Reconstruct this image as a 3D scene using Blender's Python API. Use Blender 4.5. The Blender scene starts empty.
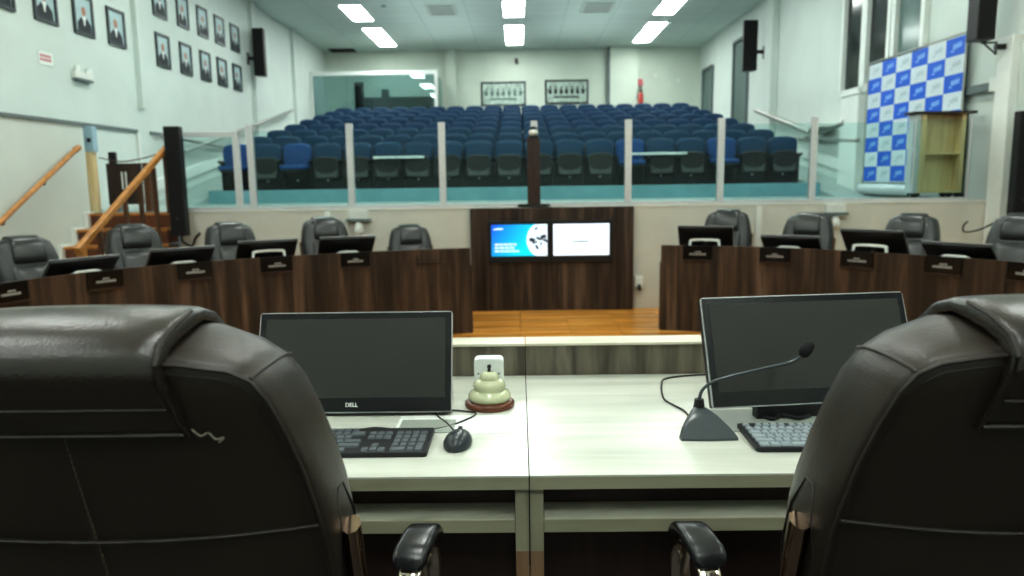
import bpy, bmesh, math, random
from math import sin, cos, pi, radians, atan2, sqrt, tan
from mathutils import Vector, Matrix
random.seed(7)
SC = bpy.context.scene
COL = SC.collection

# ------------------------------------------------------------------ camera
FPX = 740.0
EYE = Vector((0, 0, 1.65))
PITCH, YAW, ROLL = radians(8.3), radians(.62), radians(.8)
fwd = Vector((-sin(YAW)*cos(PITCH), cos(YAW)*cos(PITCH), -sin(PITCH)))
r0 = Vector((cos(YAW), sin(YAW), 0)); u0 = r0.cross(fwd)
UP = u0*cos(ROLL) + r0*sin(ROLL); RT = r0*cos(ROLL) - u0*sin(ROLL)
cd = bpy.data.cameras.new('camera'); cam = bpy.data.objects.new('camera', cd); COL.objects.link(cam)
cam.matrix_world = Matrix(((RT.x, UP.x, -fwd.x, EYE.x), (RT.y, UP.y, -fwd.y, EYE.y), (RT.z, UP.z, -fwd.z, EYE.z), (0, 0, 0, 1)))
cd.sensor_width = 36; cd.lens = FPX/1024*36; cd.clip_start = .05; cd.clip_end = 200
cd.dof.use_dof = True; cd.dof.focus_distance = 1.35; cd.dof.aperture_fstop = 4.6
SC.camera = cam

def at(x, y, **k):
    """point where the sight line through photo pixel (x, y) meets a real plane X=, Y= or Z="""
    d = RT*(x-512)/FPX - UP*(y-288)/FPX + fwd
    for a, v in k.items():
        i = 'XYZ'.index(a)
        return EYE + d*((v-EYE[i])/d[i])

def pxx(p):
    v = Vector(p)-EYE
    return 512 + FPX*v.dot(RT)/v.dot(fwd)

# --------------------------------------------------------------- materials
def newmat(name):
    m = bpy.data.materials.new(name); m.use_nodes = True
    nt = m.node_tree; b = nt.nodes['Principled BSDF']
    return m, nt, b

def mat(name, col, rough=.5, metal=0, spec=.5, vary=0, vscale=8, bump=0, bscale=60, coat=0, emit=0):
    m, nt, b = newmat(name)
    c = (*col, 1)
    b.inputs['Base Color'].default_value = c
    b.inputs['Roughness'].default_value = rough
    b.inputs['Metallic'].default_value = metal
    b.inputs['Specular IOR Level'].default_value = spec
    b.inputs['Coat Weight'].default_value = coat
    if emit:
        b.inputs['Emission Color'].default_value = c; b.inputs['Emission Strength'].default_value = emit
    if vary or bump:
        tc = nt.nodes.new('ShaderNodeTexCoord')
    if vary:
        n = nt.nodes.new('ShaderNodeTexNoise'); n.inputs['Scale'].default_value = vscale; n.inputs['Detail'].default_value = 4
        nt.links.new(tc.outputs['Object'], n.inputs['Vector'])
        r = nt.nodes.new('ShaderNodeMapRange'); r.inputs[1].default_value = .3; r.inputs[2].default_value = .7
        r.inputs[3].default_value = 1-vary; r.inputs[4].default_value = 1+vary
        nt.links.new(n.outputs['Fac'], r.inputs[0])
        mx = nt.nodes.new('ShaderNodeMix'); mx.data_type = 'RGBA'; mx.blend_type = 'MULTIPLY'; mx.inputs[0].default_value = 1
        mx.inputs[6].default_value = c; nt.links.new(r.outputs[0], mx.inputs[7]); nt.links.new(mx.outputs[2], b.inputs['Base Color'])
    if bump:
        n2 = nt.nodes.new('ShaderNodeTexNoise'); n2.inputs['Scale'].default_value = bscale; n2.inputs['Detail'].default_value = 3
        nt.links.new(tc.outputs['Object'], n2.inputs['Vector'])
        bp = nt.nodes.new('ShaderNodeBump'); bp.inputs['Strength'].default_value = bump; bp.inputs['Distance'].default_value = .01
        nt.links.new(n2.outputs['Fac'], bp.inputs['Height']); nt.links.new(bp.outputs['Normal'], b.inputs['Normal'])
    return m

def wood(name, stops, scale=(12, 12, .7), rough=.4, nscale=1.0, planks=None, detail=6, spec=.5, dist=.6):
    m, nt, b = newmat(name)
    tc = nt.nodes.new('ShaderNodeTexCoord'); mp = nt.nodes.new('ShaderNodeMapping')
    mp.inputs['Scale'].default_value = scale
    nt.links.new(tc.outputs['Object'], mp.inputs['Vector'])
    n = nt.nodes.new('ShaderNodeTexNoise'); n.inputs['Scale'].default_value = nscale; n.inputs['Detail'].default_value = detail
    n.inputs['Roughness'].default_value = .6; n.inputs['Distortion'].default_value = dist
    nt.links.new(mp.outputs['Vector'], n.inputs['Vector'])
    cr = nt.nodes.new('ShaderNodeValToRGB'); el = cr.color_ramp.elements
    while len(el) < len(stops): el.new(.5)
    for e, (p, c) in zip(el, stops): e.position = p; e.color = (*c, 1)
    nt.links.new(n.outputs['Fac'], cr.inputs['Fac'])
    out = cr.outputs['Color']
    if planks:
        br = nt.nodes.new('ShaderNodeTexBrick')
        br.inputs['Color1'].default_value = (.72, .72, .72, 1); br.inputs['Color2'].default_value = (1.25, 1.25, 1.25, 1)
        br.inputs['Mortar'].default_value = (.25, .2, .15, 1); br.inputs['Scale'].default_value = 1
        br.inputs['Mortar Size'].default_value = .003; br.inputs['Brick Width'].default_value = planks[0]; br.inputs['Row Height'].default_value = planks[1]
        nt.links.new(tc.outputs['Object'], br.inputs['Vector'])
        mx = nt.nodes.new('ShaderNodeMix'); mx.data_type = 'RGBA'; mx.blend_type = 'MULTIPLY'; mx.inputs[0].default_value = 1
        nt.links.new(out, mx.inputs[6]); nt.links.new(br.outputs['Color'], mx.inputs[7]); out = mx.outputs[2]
    nt.links.new(out, b.inputs['Base Color'])
    b.inputs['Roughness'].default_value = rough; b.inputs['Specular IOR Level'].default_value = spec
    return m

def glassmat(name, tint=(.86, .95, .93), refl=.08, base=.0):
    m = bpy.data.materials.new(name); m.use_nodes = True; nt = m.node_tree; nt.nodes.clear()
    o = nt.nodes.new('ShaderNodeOutputMaterial'); t = nt.nodes.new('ShaderNodeBsdfTransparent'); t.inputs[0].default_value = (*tint, 1)
    g = nt.nodes.new('ShaderNodeBsdfGlossy'); g.inputs['Roughness'].default_value = .02; g.inputs['Color'].default_value = (.9, 1, .98, 1)
    lw = nt.nodes.new('ShaderNodeFresnel'); lw.inputs['IOR'].default_value = 1.27
    ad = nt.nodes.new('ShaderNodeMath'); ad.operation = 'ADD'; ad.inputs[1].default_value = base
    nt.links.new(lw.outputs[0], ad.inputs[0])
    mx = nt.nodes.new('ShaderNodeMixShader'); nt.links.new(ad.outputs[0], mx.inputs[0])
    nt.links.new(t.outputs[0], mx.inputs[1]); nt.links.new(g.outputs[0], mx.inputs[2]); nt.links.new(mx.outputs[0], o.inputs[0])
    return m

M = {}
M['wall'] = mat('wall_paint', (.635, .70, .665), .75, vary=.04, vscale=1.2)
M['ceil'] = None
M['beige'] = mat('stage_front_paint', (.62, .62, .555), .8, vary=.05, vscale=2)
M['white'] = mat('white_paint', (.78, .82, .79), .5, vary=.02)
M['offwhite'] = mat('off_white_plastic', (.72, .74, .70), .4, vary=.02)
M['trimgrey'] = mat('grey_trim', (.16, .2, .2), .6, vary=.05)
M['black'] = mat('black_plastic', (.008, .008, .009), .45, vary=.1)
M['blackm'] = mat('black_matte', (.006, .006, .007), .8, vary=.1)
M['bezel'] = mat('black_gloss_bezel', (.004, .004, .005), .18, vary=.1)
M['screen'] = mat('switched_off_screen', (.032, .033, .028), .45, vary=.04, vscale=3, spec=.4)
M['silver'] = mat('silver_edge', (.45, .46, .46), .3, metal=.8, vary=.04)
M['alu'] = mat('brushed_aluminium', (.62, .65, .66), .45, metal=.2, vary=.05, vscale=30)
M['steel'] = mat('steel_rail', (.42, .44, .41), .35, metal=.6, vary=.05)
M['chrome'] = mat('chrome', (.78, .68, .58), .06, metal=1, vary=.02)  # slight warm tint stands for reflected wood
M['leather'] = mat('dark_brown_leather', (.029, .021, .0145), .36, vary=.2, vscale=5, bump=.1, bscale=320, spec=.6)
M['leather2'] = mat('dark_brown_leather_pillow', (.028, .0205, .015), .25, vary=.2, vscale=6, bump=.1, bscale=280, spec=.8)
M['stitch'] = mat('leather_piping', (.028, .021, .016), .45, vary=.2, vscale=200)
M['thread'] = mat('pale_thread', (.085, .07, .05), .7, vary=.2, vscale=300)
M['greyleather'] = mat('dark_grey_leather', (.024, .026, .026), .3, vary=.2, vscale=6, spec=.7)
M['walnut'] = wood('dark_walnut_laminate', [(.3, (.008, .005, .004)), (.44, (.024, .014, .009)), (.56, (.058, .036, .025)), (.72, (.15, .10, .073))], (9, 9, .55))
M['smoke'] = wood('grey_brown_laminate', [(.3, (.05, .043, .031)), (.5, (.13, .115, .083)), (.75, (.27, .245, .185))], (16, 16, 1.4), .5)
M['deskledge'] = wood('cream_ledge_laminate', [(.3, (.5, .47, .36)), (.5, (.58, .55, .44)), (.7, (.66, .63, .52))], (1.5, 14, 14), .4)
M['edgereflect'] = wood('floor_reflection_edge', [(.3, (.22, .13, .07)), (.5, (.3, .19, .11)), (.75, (.36, .24, .15))], (14, 14, 1.5), .4)  # desk edge browned to carry a floor reflection in its colour
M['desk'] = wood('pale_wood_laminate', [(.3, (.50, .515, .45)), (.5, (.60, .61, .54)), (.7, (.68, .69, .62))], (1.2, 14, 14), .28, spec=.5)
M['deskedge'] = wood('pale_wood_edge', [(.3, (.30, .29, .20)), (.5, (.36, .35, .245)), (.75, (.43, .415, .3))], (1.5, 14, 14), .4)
M['shelfwood'] = wood('pale_grey_shelf_laminate', [(.3, (.5, .5, .40)), (.5, (.66, .66, .54)), (.7, (.8, .8, .66))], (3, 16, 16), .4)
M['floor'] = wood('orange_plank_floor', [(.28, (.36, .14, .02)), (.5, (.72, .32, .055)), (.72, (.98, .56, .16))], (1.0, 22, 14), .22, planks=(1.1, .065))
M['darkfloor'] = wood('dark_dais_floor', [(.3, (.006, .005, .004)), (.7, (.02, .015, .01))], (1.2, 14, 14), .5)
M['orangewood'] = wood('varnished_orange_wood', [(.3, (.34, .14, .03)), (.6, (.55, .26, .07)), (.8, (.68, .36, .12))], (10, 10, 3), .3)
M['redwood'] = wood('red_brown_wood', [(.3, (.085, .028, .012)), (.6, (.17, .06, .026)), (.8, (.24, .09, .04))], (2, 12, 12), .4)
M['darkwood'] = wood('dark_brown_wood', [(.3, (.02, .01, .008)), (.6, (.045, .024, .018)), (.8, (.07, .04, .03))], (10, 10, 1), .45)
M['brownwood'] = wood('brown_wood_post', [(.3, (.07, .03, .012)), (.6, (.14, .06, .025)), (.8, (.2, .09, .04))], (10, 10, 1), .45)
M['shelfpale'] = wood('pale_oak_board', [(.3, (.66, .50, .26)), (.55, (.78, .62, .35)), (.8, (.86, .72, .45))], (12, 12, 1), .45)
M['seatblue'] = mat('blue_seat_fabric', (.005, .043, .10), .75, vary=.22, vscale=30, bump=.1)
M['seatbluelit'] = mat('lit_blue_seat_fabric', (.006, .06, .2), .7, vary=.15, vscale=30)  # brighter copy of the seat fabric, light put into the colour
M['shell'] = mat('black_seat_shell', (.007, .009, .009), .45, vary=.1)
M['shellgrey'] = mat('grey_seat_underside', (.085, .09, .085), .5, vary=.1)
M['teal'] = mat('teal_step_front', (.17, .36, .40), .6, vary=.08, vscale=3)
M['carpet'] = mat('dark_tier_carpet', (.03, .045, .05), .9, vary=.1, vscale=20)
M['stagefloor'] = mat('pale_stage_floor', (.36, .43, .41), .5, vary=.06, vscale=2)
M['bluebox'] = mat('pale_blue_box_paint', (.36, .52, .60), .5, vary=.05)
M['cream'] = mat('cream_glazed_bell', (.52, .54, .36), .22, vary=.06, vscale=20, coat=.3)
M['turned'] = wood('turned_brown_base', [(.3, (.09, .025, .01)), (.6, (.17, .055, .024)), (.8, (.26, .1, .05))], (8, 8, 30), .3)
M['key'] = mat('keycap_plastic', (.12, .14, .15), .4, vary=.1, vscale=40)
M['keylit'] = mat('lit_keycap_plastic', (.33, .38, .40), .35, vary=.1, vscale=40)  # lighter keycap copy, light on the keys put into the colour
M['kbbase'] = mat('keyboard_body_plastic', (.012, .014, .016), .45, vary=.1)
M['mouse'] = mat('mouse_plastic', (.03, .038, .043), .3, vary=.1)
M['mic'] = mat('grey_microphone_plastic', (.05, .062, .068), .32, vary=.08, coat=.2)
M['paper'] = mat('white_paper', (.78, .81, .77), .6, vary=.02)
M['greypaper'] = mat('grey_mat_board', (.30, .33, .29), .5, vary=.03)
M['bannerblue'] = mat('banner_blue_print', (.012, .12, .62), .5, vary=.05)
M['bannerwhite'] = mat('banner_white_print', (.62, .70, .74), .5, vary=.03)
M['bannerlogo'] = mat('banner_light_blue_print', (.25, .48, .85), .5, vary=.03)
M['bannerghost'] = mat('banner_pale_grey_print', (.47, .55, .6), .5, vary=.03)
M['skin'] = mat('portrait_skin_print', (.42, .2, .13), .6, vary=.1)
M['suit'] = mat('portrait_suit_print', (.012, .02, .025), .6, vary=.1)
M['portbg'] = mat('portrait_backdrop_print', (.42, .55, .56), .5, vary=.1)
M['frame'] = mat('black_picture_frame', (.008, .022, .025), .35, vary=.1)
M['red'] = mat('red_enamel', (.5, .06, .05), .35, vary=.05)
M['signred'] = mat('faded_red_print', (.55, .16, .18), .5, vary=.05)
M['door'] = mat('grey_green_door', (.12, .18, .165), .5, vary=.05)
M['glass'] = glassmat('balustrade_glass', (.86, .95, .94))
M['boothglass'] = glassmat('booth_glass', (.62, .76, .77), base=.06)
M['winglass'] = mat('dark_window_glass', (.012, .02, .02), .12, vary=.3, vscale=1.5)
M['acrylic'] = glassmat('clear_acrylic', (.92, .96, .95))
M['lamp'] = mat('fluorescent_diffuser', (.95, 1, .965), .5, emit=21.0)
M['led'] = mat('small_white_disc', (.7, .75, .73), .4)
M['tvwhite'] = mat('white_slide_light', (.80, .87, 1.0), .4, emit=.62)
M['tvtext'] = mat('grey_slide_text', (.35, .45, .55), .4, emit=.1)
M['tvwhite2'] = mat('white_slide_lettering', (.75, .87, 1.0), .4, emit=.6)
M['platetext'] = mat('grey_plate_lettering', (.3, .32, .33), .5, vary=.1)
M['chromereflect'] = mat('chrome_wood_reflection', (.42, .30, .22), .12, metal=1, vary=.05)  # chrome darkened and warmed in colour for the brown it reflects
M['pad'] = mat('black_gloss_arm_pad', (.014, .015, .017), .24, vary=.1, bump=.05, bscale=200, spec=.7)
M['tvdark'] = mat('dark_slide_print', (.03, .06, .1), .5, vary=.1)
M['void'] = mat('dark_booth_interior', (.03, .06, .065), .8, vary=.4, vscale=4)

# ceiling: painted board with a faint tile grid
m, nt, b = newmat('ceiling_board')
tc = nt.nodes.new('ShaderNodeTexCoord'); br = nt.nodes.new('ShaderNodeTexBrick'); br.offset = 0
br.inputs['Color1'].default_value = (.72, .83, .79, 1); br.inputs['Color2'].default_value = (.75, .86, .82, 1); br.inputs['Mortar'].default_value = (.55, .70, .67, 1)
br.inputs['Scale'].default_value = 1; br.inputs['Mortar Size'].default_value = .012; br.inputs['Brick Width'].default_value = 1.25; br.inputs['Row Height'].default_value = .625
nt.links.new(tc.outputs['Object'], br.inputs['Vector']); nt.links.new(br.outputs['Color'], b.inputs['Base Color']); b.inputs['Roughness'].default_value = .8
M['ceil'] = m
# slide: blue to cyan gradient that glows like a lit screen
m, nt, b = newmat('blue_slide_light')
tc = nt.nodes.new('ShaderNodeTexCoord'); gr = nt.nodes.new('ShaderNodeTexGradient'); gr.gradient_type = 'DIAGONAL'
mp = nt.nodes.new('ShaderNodeMapping'); mp.inputs['Rotation'].default_value = (radians(90), 0, 0); mp.inputs['Scale'].default_value = (1.3, 1.9, 1); mp.inputs['Location'].default_value = (.45, .45, 0)
nt.links.new(tc.outputs['Object'], mp.inputs['Vector']); nt.links.new(mp.outputs['Vector'], gr.inputs['Vector'])
cr = nt.nodes.new('ShaderNodeValToRGB'); cr.color_ramp.elements[0].color = (.005, .10, .62, 1); cr.color_ramp.elements[0].position = .05
cr.color_ramp.elements[1].color = (.0, .50, .66, 1); cr.color_ramp.elements[1].position = .42
nt.links.new(gr.outputs['Fac'], cr.inputs['Fac']); nt.links.new(cr.outputs['Color'], b.inputs['Base Color']); nt.links.new(cr.outputs['Color'], b.inputs['Emission Color'])
b.inputs['Emission Strength'].default_value = .9
M['tvblue'] = m

# ----------------------------------------------------------------- geometry
class B:
    def __init__(s): s.v = []; s.f = []; s.mi = []
    def add(s, vs, fs, mi=0):
        o = len(s.v); s.v += [tuple(v) for v in vs]; s.f += [tuple(i+o for i in f) for f in fs]; s.mi += [mi]*len(fs); return s
    def box(s, x0, x1, y0, y1, z0, z1, mi=0, rot=None, about=None):
        vs = [Vector((x, y, z)) for z in (z0, z1) for x, y in ((x0, y0), (x1, y0), (x1, y1), (x0, y1))]
        if rot is not None:
            c = Vector(about) if about is not None else sum(vs, Vector())/8
            vs = [rot @ (v-c)+c for v in vs]
        return s.add(vs, [(3, 2, 1, 0), (4, 5, 6, 7), (0, 1, 5, 4), (1, 2, 6, 5), (2, 3, 7, 6), (3, 0, 4, 7)], mi)
    def cbox(s, c, d, mi=0, rot=None):
        return s.box(c[0]-d[0]/2, c[0]+d[0]/2, c[1]-d[1]/2, c[1]+d[1]/2, c[2]-d[2]/2, c[2]+d[2]/2, mi, rot)
    def rings(s, rs, mi=0, cap0=True, cap1=True, closed=False):
        n = len(rs[0]); o = len(s.v)
        for r in rs: s.v += [tuple(p) for p in r]
        m_ = len(rs)
        for i in range(m_ if closed else m_-1):
            a = o+i*n; c = o+((i+1) % m_)*n
            for j in range(n):
                k = (j+1) % n; s.f.append((a+j, a+k, c+k, c+j)); s.mi.append(mi)
        if not closed:
            if cap0: s.f.append(tuple(o+j for j in reversed(range(n)))); s.mi.append(mi)
            if cap1: s.f.append(tuple(o+(m_-1)*n+j for j in range(n))); s.mi.append(mi)
        return s
    def sweep(s, path, sec, mi=0, up=(0, 0, 1), closed=False, scales=None):
        """sec: list of (a, b) offsets along side and up directions"""
        P = [Vector(p) for p in path]; rs = []; n = len(P); up = Vector(up)
        for i, p in enumerate(P):
            if closed: t = P[(i+1) % n]-P[i-1]
            else: t = P[min(i+1, n-1)]-P[max(i-1, 0)]
            t.normalize(); side = t.cross(up)
            if side.length < 1e-3: side = t.cross(Vector((0, 1, 0)))
            side.normalize(); u = side.cross(t); k = scales[i] if scales else 1
            rs.append([p+side*a*k+u*b*k for a, b in sec])
        return s.rings(rs, mi, closed=closed)
    def tube(s, path, r, n=8, mi=0, up=(0, 0, 1), closed=False, scales=None):
        return s.sweep(path, [(r*cos(2*pi*i/n), r*sin(2*pi*i/n)) for i in range(n)], mi, up, closed, scales)
    def cyl(s, p0, p1, r, n=16, mi=0, r2=None):
        return s.tube([p0, p1], r, n, mi, scales=[1, (r2 if r2 is not None else r)/r])
    def lathe(s, prof, c=(0, 0, 0), n=28, mi=0):
        rs = [[(c[0]+r*cos(2*pi*i/n), c[1]+r*sin(2*pi*i/n), c[2]+z) for i in range(n)] for r, z in prof]
        return s.rings(rs, mi)
    def prism(s, poly, z0, z1, mi=0):
        return s.rings([[(x, y, z0) for x, y in poly], [(x, y, z1) for x, y in poly]], mi)
    def prism_y(s, poly, y0, y1, mi=0):
        return s.rings([[(x, y0, z) for x, z in poly], [(x, y1, z) for x, z in poly]], mi)
    def prism_x(s, poly, x0, x1, mi=0):
        return s.rings([[(x0, y, z) for y, z in poly], [(x1, y, z) for y, z in poly]], mi)
    def build(s, name, mats, parent=None, bevel=0, segs=2, smooth=None, sub=0, loc=None, rot=None):
        me = bpy.data.meshes.new(name); me.from_pydata(s.v, [], s.f)
        if not isinstance(mats, (list, tuple)): mats = [mats]
        for q in mats: me.materials.append(q)
        me.polygons.foreach_set('material_index', s.mi)
        bm = bmesh.new(); bm.from_mesh(me); bmesh.ops.recalc_face_normals(bm, faces=bm.faces)
        if smooth is not None:
            for f in bm.faces: f.smooth = True
            for e in bm.edges:
                if len(e.link_faces) == 2 and e.calc_face_angle(0) > radians(smooth): e.smooth = False
        bm.to_mesh(me); bm.free(); me.update()
        o = bpy.data.objects.new(name, me); COL.objects.link(o)
        if parent: o.parent = parent
        if loc: o.location = loc
        if rot: o.rotation_euler = rot
        if bevel:
            md = o.modifiers.new('bevel', 'BEVEL'); md.width = bevel; md.segments = segs; md.limit_method = 'ANGLE'; md.angle_limit = radians(40)
            if smooth is None:
                for p in me.polygons: p.use_smooth = True
                md.harden_normals = True
        if sub:
            md = o.modifiers.new('sub', 'SUBSURF'); md.levels = sub; md.render_levels = sub
        return o

def tag(o, label=None, cat=None, group=None, kind=None):
    if label: o['label'] = label
    if cat: o['category'] = cat
    if group: o['group'] = group
    if kind: o['kind'] = kind
    return o
def thing(name, label, cat, loc=(0, 0, 0), rz=0, group=None):
    o = bpy.data.objects.new(name, None); COL.objects.link(o); o.location = loc; o.rotation_euler = (0, 0, rz); o.empty_display_size = .1
    return tag(o, label, cat, group)
def struct(b_, name, m_, **k):
    o = b_.build(name, m_, **k); o['kind'] = 'structure'; return o
def copy_tree(o, parent=None):
    c = o.copy(); COL.objects.link(c)
    if parent: c.parent = parent; c.matrix_parent_inverse = o.matrix_parent_inverse.copy()
    for ch in list(o.children): copy_tree(ch, c)
    return c
def smoothpath(pts, n=6):
    P = [Vector(p) for p in pts]; out = []
    for i in range(len(P)-1):
        a = P[max(i-1, 0)]; b_ = P[i]; c = P[i+1]; d = P[min(i+2, len(P)-1)]
        for j in range(n):
            t = j/n
            out.append(.5*((2*b_)+(c-a)*t+(2*a-5*b_+4*c-d)*t*t+(3*b_-a-3*c+d)*t**3))
    out.append(P[-1]); return out
def rrect(w, h, r, n=4):
    pts = []
    for cx, cy, a0 in ((w/2-r, h/2-r, 0), (-w/2+r, h/2-r, 90), (-w/2+r, -h/2+r, 180), (w/2-r, -h/2+r, 270)):
        for i in range(n+1):
            a = radians(a0+90*i/n); pts.append((cx+r*cos(a), cy+r*sin(a)))
    return pts

# ------------------------------------------------------------------ setting
XL, XR, YB, YF, ZC = -6.25, 5.95, 24.9, -3.2, 5.85
STG = 1.30     # audience level above the council floor
struct(B().box(XL, XR, YF, 9.4, -.1, 0), 'floor', M['floor'])
struct(B().box(XL, XR, YF, 2.7, 0, .30), 'floor_dais', M['darkfloor'])
struct(B().box(XL, XR, 9.5, YB, 1.18, STG), 'floor_gallery', M['stagefloor'])
struct(B().box(XL-.1, XR+.1, YF, YB, ZC, ZC+.1), 'ceiling', M['ceil'])
struct(B().box(XL-.1, XL, YF, YB, 0, ZC), 'wall_left', M['wall'])
struct(B().box(XL-.1, XR+.1, YF-.1, YF, 0, ZC), 'wall_front', M['wall'])
M['backwall'] = mat('back_wall_paint', (.60, .665, .585), .75, vary=.04, vscale=1.2)
struct(B().box(XL-.1, XR+.1, YB, YB+.1, 0, ZC), 'wall_back', M['backwall'])
struct(B().box(XR, XR+.1, YF, YB, 0, ZC), 'wall_right', M['wall'])
struct(B().box(-4.32, XR, 9.4, 9.5, 0, STG-.001), 'wall_stage', M['beige'])
struct(B().box(-4.34, XR, 9.392, 9.5, STG, STG+.025), 'trim_1', M['offwhite'])
struct(B().box(XL, -5.5, 3, 9.5, 0, 2.40), 'wall_stair', M['wall'])
struct(B().box(XL, -5.48, 3, 9.52, 2.40, 2.44), 'trim_shadow', M['trimgrey'])  # dark strip drawn for the shadow along the wall's top edge
struct(B().box(XL, XL+.03, 9.64, 12.3, 2.50, 2.55).box(XL, XL+.03, 12.75, 13.2, 2.50, 2.55), 'trim_3', M['trimgrey'])  # dark strips carrying the same line on along the side wall
struct(B().box(XL, XL+.04, 12.28, 12.34, 1.9, 2.5), 'trim_4', M['offwhite'])
for k, (y0, y1, z0) in enumerate(((12.44, 12.56, 2.9), (17.9, 18.2, 2.3), (21.1, 21.3, 1.3))):
    struct(B().box(XL, XL+.09, y0, y1, z0, ZC), 'column_left', M['wall'])
# wall columns of the back and right walls
struct(B().box(-2.3, -2.0, YB-.22, YB, 1.3, ZC), 'column_back', M['backwall'])
struct(B().box(2.93, 3.0, YB-.2, YB, 1.3, ZC), 'column_back.001', M['trimgrey'])
struct(B().box(3.0, 3.9, YB-.22, YB, 1.3, ZC), 'column_back.002', M['backwall'])
struct(B().box(XR-.16, XR, 17.5, 18.0, 1.3, ZC), 'column_right', M['wall'])
struct(B().box(XR-.16, XR, 12.95, 13.65, 1.3, 3.0), 'column_right.001', M['white'])
struct(B().box(5.85, XR, 9.1, 9.38, 0, 3.27), 'column_right.002', M['white'])

# stair up to the gallery on the left
NR = 7; RH = STG/NR; TR = .30
for k in range(NR):
    b_ = B().box(-5.45, -4.36, 9.4-(NR-1-k)*TR, 9.42 if k < NR-1 else 9.5, k*RH, (k+1)*RH-.03)
    struct(b_, 'stair_riser', M['redwood'])
    struct(B().box(-5.46, -4.34, 9.4-(NR-1-k)*TR-.02, 9.4-(NR-2-k)*TR, (k+1)*RH-.03, (k+1)*RH), 'stair_tread', M['orangewood'])
poly = [(9.5, 0), (9.5, 1.32)]
for k in range(NR-1, -1, -1):
    y = 9.4-(NR-1-k)*TR-.05; poly += [(y, (k+1)*RH+.02), (y, k*RH+.02)]
struct(B().prism_x(poly, -5.5, -5.455), 'stair_stringer', M['white'])

# tiers under the seats
NROW = 8
rows = [(13.6+i*1.23, 1.53+i*.208) for i in range(NROW)]
for i, (y, z) in enumerate(rows):
    y1 = rows[i+1][0]-.55 if i < NROW-1 else YB
    struct(B().box(-5.45, 5.25, y-.55, y1, 1.3, z), 'floor_tier', M['teal'] if i == 0 else M['carpet'])
# aisle ramps / sloping skirting boards on both side walls
for nm, x0, x1 in (('baseboard_left', XL, XL+.05), ('baseboard_right', XR-.05, XR)):
    struct(B().prism_x([(12.0, 1.42), (12.0, 1.60), (23, 3.5), (23, 3.3)], x0, x1), nm, M['white'])
for nm, x0, x1 in (('floor_aisle_left', XL+.001, -5.45), ('floor_aisle_right', 5.25, XR-.001)):
    struct(B().prism_x([(12.4, 1.30), (23.0, 3.1), (YB, 3.1), (YB, 1.3)], x0, x1), nm, M['stagefloor'])

# windows and doors of the right wall
for n_, (y0, y1, zb) in enumerate(((13.1, 13.9, 3.1), (12.2, 13.0, 3.1), (11.2, 12.05, 3.1))):
    w = B().box(XR-.02, XR-.005, y0+.06, y1-.06, zb+.06, 5.4)
    o = struct(w, 'window_%d' % (n_+1), M['winglass'] if n_ < 2 else mat('grey_window_glass', (.13, .19, .18), .15, vary=.4, vscale=1.5))
    f = B()
    for a in (y0, y1): f.box(XR-.09, XR-.001, a-.05, a+.05, zb, 5.45)
    f.box(XR-.09, XR-.001, y0, y1, zb-.05, zb+.06).box(XR-.09, XR-.001, y0, y1, 5.38, 5.48)
    f.build('window_frame', M['white'], o)
for n_, (y0, y1, z0, z1) in enumerate(((23.2, 24.3, 3.1, 4.95), (19.7, 20.9, 2.6, 5.2))):
    o = struct(B().box(XR-.03, XR-.002, y0, y1, z0, z1), 'door_%d' % (n_+1), M['door'])
    f = B()
    for a in (y0, y1): f.box(XR-.08, XR-.001, a-.05, a+.05, z0, z1+.04)
    f.box(XR-.08, XR-.001, y0, y1, z1, z1+.08).build('door_frame', M['trimgrey'], o)

# walnut screen in front of the stage with two displays
o = thing('wood_panel', 'wide dark walnut panel standing against the stage front behind the two screens', 'panel', (.41, 9.33, 0))
B().box(-1.025, 1.025, -.03, .03, 0, 1.305).build('board', M['walnut'], o, bevel=.004)
B().box(-.98, .98, .0, .06, 0, .06).build('plinth', M['blackm'], o)
def display(x, w, h, z, label, blue):
    t = thing('wall_display', label, 'screen', (x, 9.298, z), 0, 'displays on the walnut panel')
    B().box(-w/2, w/2, -.05, 0, -.085, h+.045).build('housing', M['black'], t, bevel=.006)
    s = B().box(-w/2+.035, w/2-.035, -.053, -.0495, 0, h).build('screen', M['tvblue'] if blue else M['tvwhite'], t)
    return t, s
t, s = display(0.0, .77, .395, .705, 'left wall display showing a blue slide with a round photo', True)
pts = [(.35, 0), (.35, .395)]
for i in range(17):
    a = radians(118+124*i/16); pts.append((.325+.235*cos(a), .20+.235*sin(a)))
pts = [(x, max(0, min(.395, z))) for x, z in pts]
B().prism_y([(min(x, .355), z) for x, z in pts], -.0545, -.053).build('round_photo', M['tvwhite2'], s)
sp = B()
for (x, z, w, h, a) in ((.16, .20, .07, .05, 20), (.2, .17, .05, .02, -30), (.24, .22, .06, .03, 30), (.27, .15, .02, .05, 10), (.3, .24, .07, .05, -20), (.33, .19, .05, .03, 40), (.22, .11, .06, .03, 60), (.21, .34, .05, .02, -40), (.29, .2, .08, .012, 10), (.17, .155, .012, .04, 20)):
    sp.cbox((x, -.055, z), (w, .001, h), 0, Matrix.Rotation(radians(a), 3, 'Y'))
sp.build('photo_print', M['tvdark'], s)
tx = B()
for r_, ws in enumerate(((.05, .04, .06, .05, .04), (.04, .07, .05, .06), (.06, .05, .08, .05, .03))):
    x = -.31
    for w in ws: tx.box(x, x+w, -.0545, -.053, .135-r_*.042, .158-r_*.042); x += w+.009
tx.box(-.32, -.30, -.0545, -.053, .325, .345).box(-.295, -.2, -.0545, -.053, .33, .352)
tx.build('slide_lettering', M['tvwhite2'], s)
t, s = display(.775, .77, .395, .705, 'right wall display showing a plain white slide', False)
tx = B(); x = -.13
for w in (.02, .05, .045, .05, .04, .035): tx.box(x, x+w-.008, -.0545, -.053, .165, .185); x += w
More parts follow.
